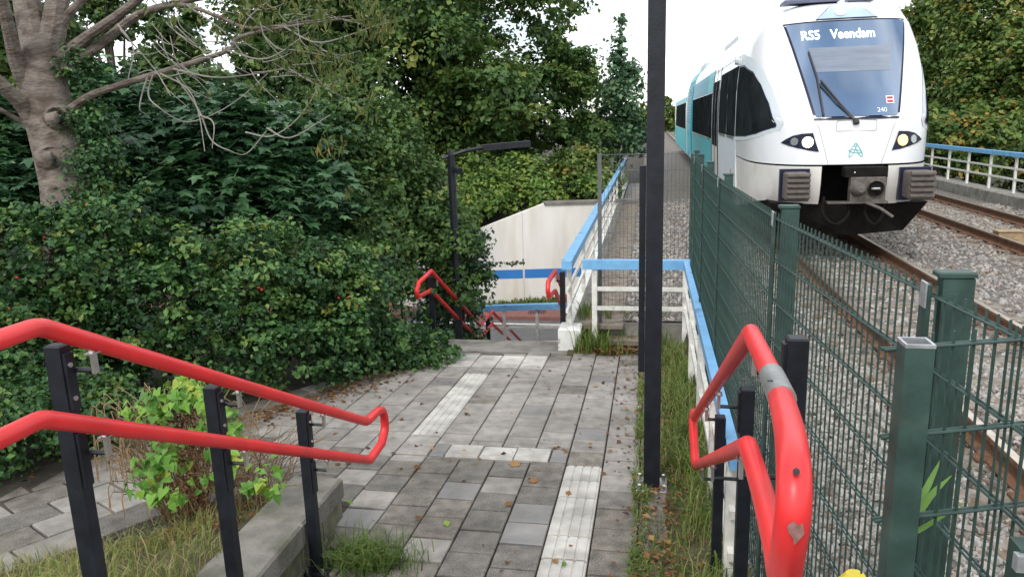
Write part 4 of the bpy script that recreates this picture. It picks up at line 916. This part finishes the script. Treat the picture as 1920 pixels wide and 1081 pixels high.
for x, y, d, rx, ry, n, lab in [(40, 130, 17, 130, 150, 12000, 'dark background tree behind the cherry trunk at upper left'), (180, 230, 15, 120, 120, 12000, 'dark background tree low behind the cherry limbs'), (330, 130, 19, 90, 110, 9500, 'light green background tree seen through the cherry twigs'), (420, 240, 17, 120, 110, 12000, 'dark background tree above the young maples'),
                           (560, 190, 21, 110, 150, 13000, 'background tree left of the huge broad tree'), (200, 20, 24, 60, 60, 3500, 'thin background treetop between the cherry limbs'), (640, 200, 20, 90, 130, 11000, 'background tree just behind the ash saplings')]:
    c = D(x, y, d); tree('background_tree', lab, (float(c[0]), float(c[1]), groundz(c[0], c[1])), [blob(x, y, d, rx, ry), blob(x+rx*.4, y+ry*.5, d, rx*.8, ry*.7), blob(x-rx*.4, y+ry*.3, d, rx*.7, ry*.7)], n, .17, 'far', .16, bt)
eg = 'shrubs on the bank above the white wall'
for x, y, d, rx, ry, n, lab, mm in [(905, 372, 25.6, 60, 55, 6500, 'reddish green shrub above the sloping end of the white wall', 'ivy'), (975, 335, 26.2, 62, 45, 6500, 'rounded green shrub under the street lamp head', 'ivy'), (1020, 365, 25.6, 45, 32, 4200, 'low green shrub at the corner of the white wall top', 'ivy'), (1085, 325, 26.5, 60, 55, 6500, 'yellow green shrub above the flat top of the white wall', 'right'), (1120, 350, 26, 45, 32, 4000, 'small yellow green shrub beside the bridge railing', 'ivy'), (880, 320, 27, 50, 50, 4500, 'dark green shrub behind the street lamp pole', 'ivy'), (860, 420, 24.5, 40, 50, 4000, 'leafy shrub at the lower left of the white wall', 'ivy')]:
    c = D(x, y, d); plant('bank_shrub', lab, 'shrub', (float(c[0]), float(c[1]), groundz(c[0], c[1])), [blob(x, y, d, rx, ry), blob(x+15, y+15, d-.4, rx*.7, ry*.7)], n, .15, 'd', mm, eg, .05, limbs=4, stem='stem', clump=.15, per=30)
rgp = 'trees beyond the far railing'
for x, y, d, rx, ry, n, lab in [(1770, 150, 33, 85, 150, 15000, 'autumn tinted tree directly right of the train'), (1865, 90, 29, 110, 170, 17000, 'tall orange topped tree at the upper right corner'), (1960, 190, 27, 100, 170, 12000, 'dark green tree at the right picture edge'), (1830, 270, 27, 110, 70, 9000, 'low tree overhanging the far railing'), (1740, 280, 36, 60, 70, 4500, 'small tree behind the train nose on the right')]:
    c = D(x, y, d); tree('lineside_tree', lab, (float(c[0]), float(c[1]), groundz(c[0], c[1])), [blob(x, y, d, rx, ry), blob(x+20, y+ry*.5, d-.5, rx*.9, ry*.6), blob(x-20, y-ry*.4, d, rx*.8, ry*.6)], int(n*1.5), .19, 'right', .2, rgp, clump=.13, per=36)
for x, y, d, rx, ry, n, lab in [(1255, 222, 120, 22, 38, 2500, 'distant pale tree between the lamp post and the train'), (1208, 235, 90, 22, 40, 2500, 'distant tree beyond the bridge railing'), (1180, 260, 60, 25, 40, 2500, 'distant bush at the end of the bridge railing'), (1930, 200, 60, 70, 90, 3000, 'distant tree at the far right behind the lineside trees')]:
    c = D(x, y, d); tree('distant_tree', lab, (float(c[0]), float(c[1]), -2.9), [blob(x, y, d, rx, ry)], n, .5*d/90, 'right', .2, 'distant trees', per=20)
# ------------------------------------------------------------------ cherry tree
ct = Vector(D(135, 470, 8.0)); cz = groundz(ct.x, ct.y)
ch = thing('cherry_tree', (ct.x, ct.y, cz), 'old cherry tree with scarred peeling trunk and bare limbs at upper left', 'tree')
def limb(pts, name='branch', m=M_cherry, n=9, par=ch):
    c = [Vector(D(x, y, d)) for x, y, d, w in pts]; r_ = [w*d/F/2 for x, y, d, w in pts]; P_ = smoothline(c, 5); k = np.linspace(0, len(pts)-1, len(P_)); return obj(name, MB().tube(P_, list(np.interp(k, range(len(pts)), r_)), n), m, par, smooth='auto')
b0 = Vector((ct.x, ct.y, cz-.1)); tp = [b0]+[Vector(D(x, y, 8.)) for x, y in ((138, 440), (124, 340), (100, 240), (84, 165), (78, 100), (80, 70))]; trd = [.34, .27, .255, .25, .23, .215, .17]
P_ = smoothline(tp, 5); trk = obj('trunk', MB().tube(P_, list(np.interp(np.linspace(0, 6, len(P_)), range(7), trd)), 18), M_cherry, ch, smooth='auto')
for (x, y), rx_ in (((108, 222), .12), ((97, 298), .13)):
    c = Vector(D(x, y, 7.80)); nv = -Vector(ray(x, y)).normalized()
    k_ = obj('knot', MB().tube([c-nv*.06, c+nv*.05, c+nv*.075, c+nv*.055], [rx_*1.25, rx_*.95, rx_*.62, rx_*.35], 14), M_cherry, trk, smooth='auto')
    obj('knot_hollow', MB().tube([c+nv*.04, c+nv*.062], rx_*.34, 10), M_bark, k_)
limb([(78, 110, 8, 56), (62, 60, 8, 50), (50, 0, 8, 46), (45, -60, 8, 40)]); limb([(84, 120, 8, 50), (100, 60, 8, 44), (108, 0, 8, 40), (112, -60, 8, 34)])
limb([(70, 190, 8, 40), (36, 130, 7.8, 28), (18, 60, 7.6, 24), (0, -20, 7.4, 20)]); limb([(85, 270, 8, 40), (48, 205, 7.8, 30), (10, 165, 7.6, 26), (-40, 120, 7.4, 22)]); limb([(60, 245, 7.9, 12), (30, 222, 7.8, 9), (-20, 195, 7.6, 8)])
limb([(98, 120, 8, 26), (160, 72, 7.9, 20), (215, 34, 7.8, 18), (268, -8, 7.7, 15)]); limb([(120, 130, 8, 24), (190, 82, 8, 18), (260, 28, 8, 15), (340, 4, 8, 12), (420, -12, 8, 8)]); limb([(100, 60, 8, 22), (130, 25, 8, 16), (165, -10, 8, 14)])
limb([(112, 225, 8, 24), (165, 182, 7.9, 14), (231, 158, 7.8, 13), (324, 129, 7.7, 11), (427, 95, 7.6, 8.5), (448, 70, 7.6, 7), (533, 51, 7.5, 5), (640, 36, 7.4, 3)])
limb([(260, 26, 7.9, 9), (338, 9, 7.8, 8), (410, 32, 7.7, 7), (471, 53, 7.6, 6), (578, 40, 7.5, 4), (660, 30, 7.4, 2.5)])
tw = [[(225, 55), (290, 130), (320, 180)], [(300, 138), (350, 165), (372, 210), (384, 284)], [(286, 142), (278, 175), (292, 197), (345, 228), (400, 214), (450, 184), (502, 138)], [(330, 145), (372, 205), (396, 262), (430, 282), (462, 288), (500, 245)], [(324, 129), (400, 145), (470, 140), (540, 128)], [(372, 215), (400, 230), (398, 278)],
      [(540, 128), (600, 160), (640, 150)], [(460, 248), (510, 255), (560, 220), (600, 160)], [(427, 95), (500, 110), (580, 60)], [(220, 45), (250, 90), (240, 150)], [(480, 50), (520, 90), (560, 95), (640, 110)], [(350, 10), (420, 60), (470, 120)], [(448, 70), (470, 30), (520, -10)], [(533, 51), (600, 80), (700, 50), (745, 40)], [(276, 146), (266, 178), (262, 205), (275, 215)], [(500, 240), (545, 258), (620, 215)]]
for p in tw: limb([(x, y, 7.55+.1*math.sin(i+x), 3.4-1.9*i/(len(p)-1)) for i, (x, y) in enumerate(p)], 'twig', M_twig, 5)
for i in range(46):
    x, y = random.uniform(240, 620), random.uniform(10, 150); a = random.uniform(-.3, 1.3); l_ = random.uniform(40, 110); dd = 7.5+random.uniform(-.2, .2)
    limb([(x, y, dd, 1.9), (x+l_*.5*math.cos(a), y+l_*.5*math.sin(a)+random.uniform(-8, 8), dd, 1.5), (x+l_*math.cos(a*.6), y+l_*math.sin(a)+random.uniform(-14, 10), dd, .9)], 'twig', M_twig, 4)
# slender hanging leaves on the outer twigs
pc, nc = [], []
for x0, y0, x1, y1, n_ in ((440, 60, 740, 40, 260), (430, 0, 760, 20, 300), (500, 110, 680, 150, 130), (300, 10, 460, 30, 120), (540, 60, 680, 200, 110), (560, 180, 660, 300, 70)):
    for i in range(n_//7):
        t = random.random(); q = np.array(D(x0+(x1-x0)*t+random.gauss(0, 24), y0+(y1-y0)*t+random.gauss(0, 24), 7.5+random.gauss(0, .25)))
        for j in range(7): pc.append(q+RNG.normal(size=3)*.05); nc.append(unit(RNG.normal(size=3)+np.array([0, -.8, .2])))
pc, nc = np.array(pc), np.array(nc); leaves('outer_leaves', pc, nc, .10*(.7+.6*RNG.random(len(pc))), 's', .5+.25*RNG.normal(size=len(pc)), FL['slender'], ch, 2.5)
# ivy up the right side of the trunk
iv = thing('ivy', (ct.x+.3, ct.y-.1, cz), 'dark ivy and privet climbing the right side of the scarred trunk', 'ivy')
P_, N_, T_ = crownpts([blob(160, 150, 8.05, 22, 70, .25), blob(172, 250, 8.05, 30, 80, .3), blob(185, 330, 7.95, 40, 70, .35), blob(180, 390, 7.9, 40, 50, .35)], 4200, .25, 20)
leaves('foliage', P_, N_, .055*(.7+.6*RNG.random(len(P_))), 'd', T_*.8, FL['rose'], iv); limb([(160, 430, 8, 8), (165, 300, 8.05, 6), (150, 160, 8.1, 4)], 'stem', M_bark, 6, iv)
# ------------------------------------------------------------------ bindweed on dry stalks in the planted bank
vc = PP(345, 955); vz = bankz(vc[0], vc[1]); vn = thing('vine_clump', (vc[0], vc[1], vz), 'bright green bindweed over a brown dry bush behind the left handrail', 'plant')
mb = MB()
for i in range(210):
    a = random.uniform(0, 6.28); r0 = random.uniform(0, .16); h = random.uniform(.35, .95); rr = random.uniform(.1, .42)
    p = Vector((vc[0]+r0*math.cos(a), vc[1]+r0*math.sin(a), vz)); a2 = a+random.uniform(-.6, .6)
    mb.tube(smoothline([p, p+Vector((rr*.4*math.cos(a), rr*.4*math.sin(a), h*.6)), p+Vector((rr*math.cos(a2)-.06, rr*math.sin(a2), h)), p+Vector((rr*1.25*math.cos(a2), rr*1.25*math.sin(a2), h*random.uniform(.6, .95)))], 3), .0035, 4)
for i in range(130):
    c = PP(random.gauss(455, 50), random.gauss(940, 28)); z = bankz(c[0], c[1]); a = random.uniform(0, 6.28); h = random.uniform(.25, .6)
    mb.tube(smoothline([(c[0], c[1], z), (c[0]+.12*math.cos(a), c[1]+.12*math.sin(a), z+h*.7), (c[0]+.35*math.cos(a), c[1]+.35*math.sin(a), z+h)], 3), .0032, 4)
o = obj('dry_stems', mb, M_dry, vn); o['kind'] = 'stuff'
vb = [blob(322, 755, 4.9, 55, 36, .22), blob(272, 790, 4.9, 18, 50, .15), blob(385, 800, 4.8, 26, 70, .15), blob(300, 880, 4.8, 40, 60, .2), blob(420, 860, 4.7, 28, 60, .16), blob(440, 800, 4.9, 18, 30, .1), blob(500, 905, 4.7, 30, 30, .15), blob(340, 760, 4.9, 40, 28, .2), blob(310, 940, 4.6, 30, 25, .12)]
P_, N_, T_ = crownpts(vb, 640, .34, 10, .3); N_ = unit(N_+np.array([0, -.5, 0])); leaves('foliage', P_, N_, .058*(.6+.8*RNG.random(len(P_))), 'h', T_, FL['vine'], vn, 1.8)
P_, N_, T_ = crownpts([blob(322, 790, 4.95, 60, 45, .22), blob(345, 850, 4.9, 60, 60, .2), blob(380, 920, 4.7, 60, 35, .2)], 1100, .3, 14); o = leaves('withered_leaves', P_, N_, .024*(.6+.8*RNG.random(len(P_))), 'd', T_*.5, FL['litter'], vn, 1.)
# ------------------------------------------------------------------ grass, litter, gravel (nobody could count these)
def blades(name, Pos, h, m, tint, label, cat, wd=.006, lean=.5, parent=None):
    n_ = len(Pos); az = RNG.random(n_)*6.283; ln = lean*(.3+RNG.random(n_))*h; d = np.stack([np.cos(az), np.sin(az), 0*az], 1); sd = np.stack([-np.sin(az), np.cos(az), 0*az], 1)*(wd*(.6+.8*RNG.random(n_)))[:, None]
    up_ = np.array([0, 0, 1.]); hh = h[:, None]; m1 = Pos+d*(ln*.3)[:, None]+up_*hh*.6; e = Pos+d*ln[:, None]+up_*hh*(.95-.3*RNG.random((n_, 1)))
    V = np.stack([Pos-sd, Pos+sd, m1-sd*.8, m1+sd*.8, e], 1).reshape(-1, 3); tf = np.array([(0, 1, 3), (0, 3, 2), (2, 3, 4)]); T = (np.arange(n_)[:, None, None]*5+tf[None]).reshape(-1, 3)
    return tag(trimesh(name, V, T, FL[m], np.repeat(np.clip(tint, 0, 1), 3), parent), label, cat, None, 'stuff')
def scatter(n_, fx, fz, dens=None):
    out = []
    while len(out) < n_:
        x, y = fx()
        if dens is None or random.random() < dens(x, y): out.append((x, y, fz(x, y)))
    return np.array(out)
P1 = scatter(6800, lambda: (random.uniform(.0, .52), random.uniform(3.0, 9.5)), lambda x, y: pathz(y), lambda x, y: (.12+.88*min(1, max(0, (x-.05)/.3)))*(1 if y > 5.6 else .3)*(1 if math.sin(x*11+y*3.1)+math.sin(y*7.3-x*5) > -.5 else .25))
blades('verge_grass', P1, .06+.24*RNG.random(len(P1))*np.clip(P1[:, 0]*3, .25, 1), 'grass', .55+.27*RNG.normal(size=len(P1)), 'rough yellow green grass between the path and the blue railing', 'grass', .004, .6)
P1 = scatter(2600, lambda: (random.uniform(-.95, .35), random.uniform(9.35, 10.6)), lambda x, y: -3.0 if y < 10 else -2.85, lambda x, y: (1 if x < -.5 else .3 if x > .1 else .12)*(1 if math.sin(x*13)+math.sin(y*17+x*4) > -.3 else .3))
blades('plinth_grass', P1, (.05+.38*RNG.random(len(P1))**2), 'grass', .45+.26*RNG.normal(size=len(P1)), 'tall green grass behind the plinth at the railing corner', 'grass', .006, .5)
P1 = scatter(5200, lambda: (random.uniform(-5.0, -2.35), random.uniform(1.8, 5.0)), bankz, lambda x, y: (1 if y < 3.75+.2*math.sin(x*6) else .16) if sdist(x, y) > .12+.15*math.sin(x*7) else 0)
blades('bank_grass', P1, .05+.16*RNG.random(len(P1)), 'grass', .78+.22*RNG.normal(size=len(P1)), 'dry yellowish grass on the bank at lower left', 'grass', .0028, .7)
P1 = scatter(900, lambda: (random.gauss(-1.72, .14), random.gauss(3.98, .10)), lambda x, y: pathz(y), lambda x, y: 1 if -2.0 < x < -1.3 else 0)
blades('grass_tuft', P1, .05+.14*RNG.random(len(P1)), 'grass', .32+.2*RNG.normal(size=len(P1)), 'fresh green grass tuft at the foot of the third handrail post', 'grass', .003, 1.0)
P1 = scatter(5000, lambda: (random.uniform(-7, -.8), random.uniform(22.95, 24.1)), lambda x, y: -5.98+.25*(y-22.9), None)
blades('wall_foot_grass', P1, .1+.22*RNG.random(len(P1)), 'grass', .5+.25*RNG.normal(size=len(P1)), 'strip of weedy grass along the foot of the white wall', 'grass', .02, .6)
P1 = scatter(2600, lambda: (random.uniform(-.1, .02), random.uniform(4.0, 9.4)), lambda x, y: pathz(y), lambda x, y: .3+.7*(math.sin(y*5) > .3))
blades('joint_weeds', P1, .015+.06*RNG.random(len(P1)), 'grass', .45+.25*RNG.normal(size=len(P1)), 'small weeds creeping over the right edge of the paving', 'weeds', .004, 1.2)
# leaf litter
lit = []
for i in range(2600):
    Y = random.uniform(3.9, 9.4); X = leftb(Y)+abs(random.gauss(0, .28))-.25; lit.append((X, Y, pathz(Y)+.012))
for i in range(1300): Y = random.uniform(3.6, 9.4); lit.append((random.gauss(.12, .13), Y, pathz(Y)+random.uniform(.015, .05)))
for i in range(650): lit.append((random.uniform(-.85, .25), random.gauss(9.46, .10), -2.975+random.uniform(0, .06)))
for i in range(120): Y = random.uniform(6, 9.3); lit.append((random.gauss(-.22, .12), Y, pathz(Y)+.012))
for i in range(500):
    X, Y = random.uniform(-3.3, -2.4), random.uniform(3.6, 4.9)
    if sdist(X, Y) > .05: lit.append((X, Y, bankz(X, Y)+.02))
for i in range(150): Y = random.uniform(4, 9.3); lit.append((random.uniform(-3, 0), Y, pathz(Y)+.008))
lit = np.array(lit); nr = unit(RNG.normal(size=lit.shape)*.22+np.array([0, 0, 1]))
o = leaves('leaf_litter', lit, nr, .018+.05*RNG.random(len(lit))**2, 'd', .42+.28*RNG.normal(size=len(lit)), FL['litter'], None, 0); tag(o, 'brown fallen leaves and scraps along the edges of the path', 'leaf litter', None, 'stuff')
for x, y, s_, tn, nm, lab, mm in [(965, 871, .11, .85, 'm', 'pale brown fallen maple leaf below the tactile bar', 'litter'), (1001, 903, .075, .7, 'm', 'orange brown fallen leaf left of the near tactile strip', 'litter'), (953, 948, .08, .55, 'd', 'curled rusty leaf in the middle of the near paving', 'litter'), (783, 877, .065, .35, 'm', 'reddish leaf on the joint near the handrail loop', 'litter'), (838, 985, .075, .8, 'd', 'pale green leaf on the dark paving', 'vine'), (1058, 1060, .05, .2, 'd', 'small green leaf on the nearest tactile slab', 'vine'), (655, 943, .12, .5, 's', 'thin green leaf beside the low wall end', 'vine'), (785, 975, .07, .45, 'd', 'brown leaf left of the pale green leaf', 'litter')]:
    p = PP(x, y)[None]+np.array([[0, 0, .016]]); o = leaves('fallen_leaf', p, unit(np.array([[.1, -.15, 1.]])), np.array([s_]), nm, np.array([tn]), FL[mm], None, 0); tag(o, lab, 'leaf', 'leaves lying on the paving')
# broad reed leaves at the gate panel
rd = Vector(D(1700, 985, 1.9)); rp = thing('reed_plant', (rd.x, rd.y, -2.6), 'light green broad reed leaves behind the cut off post', 'plant')
for pts in ([(1700, 985), (1735, 920), (1765, 858)], [(1700, 1000), (1745, 930), (1785, 890)], [(1690, 1010), (1730, 990), (1810, 940)], [(1698, 960), (1710, 910), (1715, 880)]):
    c = [Vector(D(x, y, 1.78)) for x, y in pts]; P_ = smoothline(c, 4); mb = MB(); k = len(P_)
    for i, p in enumerate(P_): w = .008*math.sin(math.pi*(.12+.88*i/(k-1)))+.0006; mb.v += [tuple(p-Vector(RT)*w+Vector((0, 0, w*.6))), tuple(p), tuple(p+Vector(RT)*w-Vector((0, 0, w*.2)))]
    mb.f = [(3*i+j, 3*i+j+1, 3*i+j+4, 3*i+j+3) for i in range(k-1) for j in (0, 1)]
    o = obj('reed_leaf', mb, mat('reed_green', (.16, .30, .07), .5, .15, 9), rp)
obj('stem', MB().tube([(rd.x, rd.y, -2.62), (rd.x, rd.y, rd.z+.05)], .006, 5), MATS['reed_green'], rp)
# ballast stones
def stones(name, n_, fx, fz, smin, smax, label):
    P_ = scatter(n_, fx, fz); s_ = smin+(smax-smin)*RNG.random((n_, 1, 1)); sc_ = (.55+.75*RNG.random((n_, 1, 3))); sc_[:, :, 2] *= .8
    q = unit(RNG.normal(size=(n_, 4))); w_, x_, y_, z_ = q.T
    R_ = np.stack([1-2*(y_*y_+z_*z_), 2*(x_*y_-z_*w_), 2*(x_*z_+y_*w_), 2*(x_*y_+z_*w_), 1-2*(x_*x_+z_*z_), 2*(y_*z_-x_*w_), 2*(x_*z_-y_*w_), 2*(y_*z_+x_*w_), 1-2*(x_*x_+y_*y_)], 1).reshape(-1, 3, 3)
    V = ico[None]*(1+.22*RNG.normal(size=(n_, 12, 1)))*sc_; V = np.einsum('nij,nkj->nki', R_, V)*s_+P_[:, None]
    T = (np.arange(n_)[:, None, None]*12+icof[None]).reshape(-1, 3)
    return tag(trimesh(name, V.reshape(-1, 3), T, FL['stone'], np.repeat(np.clip(np.where((np.abs(np.abs(P_[:, 0]-XT)-.75) < .3) | (np.abs(np.abs(P_[:, 0]-7.12)-.75) < .3), .16+.12*RNG.normal(size=n_)+(RNG.random(n_) < .25)*.8, .56+.2*RNG.normal(size=n_)), 0, 1), 20)), label, 'gravel', None, 'stuff')
FL['stone'] = leafmat('ballast_stone', [(.10, .072, .052), (.19, .17, .15), (.29, .275, .255), (.40, .375, .34), (.22, .15, .11)], 0., .85, .25)
bz = lambda x, y: float(np.interp(x, xs, zs))+random.uniform(-.012, .018)
def nearfn():
    while True:
        x, y = random.uniform(.62, 6.2), random.uniform(1.0, 8.0)
        if x < .75*y+1.2: return x, y
stones('ballast', 24000, nearfn, bz, .018, .034, 'grey brown ballast stones beside the nearer rails')
stones('ballast', 13000, lambda: (random.uniform(1.6, 9.2), random.uniform(7.5, 22)), bz, .025, .045, 'grey ballast stones between and beside the far rails')
stones('ballast', 4500, lambda: (random.uniform(-.3, 1.9), random.uniform(9.9, 24)), lambda x, y: (-2.67 if x < .62 else bz(x, y)), .022, .042, 'pale ballast stones beside the bridge walkway')
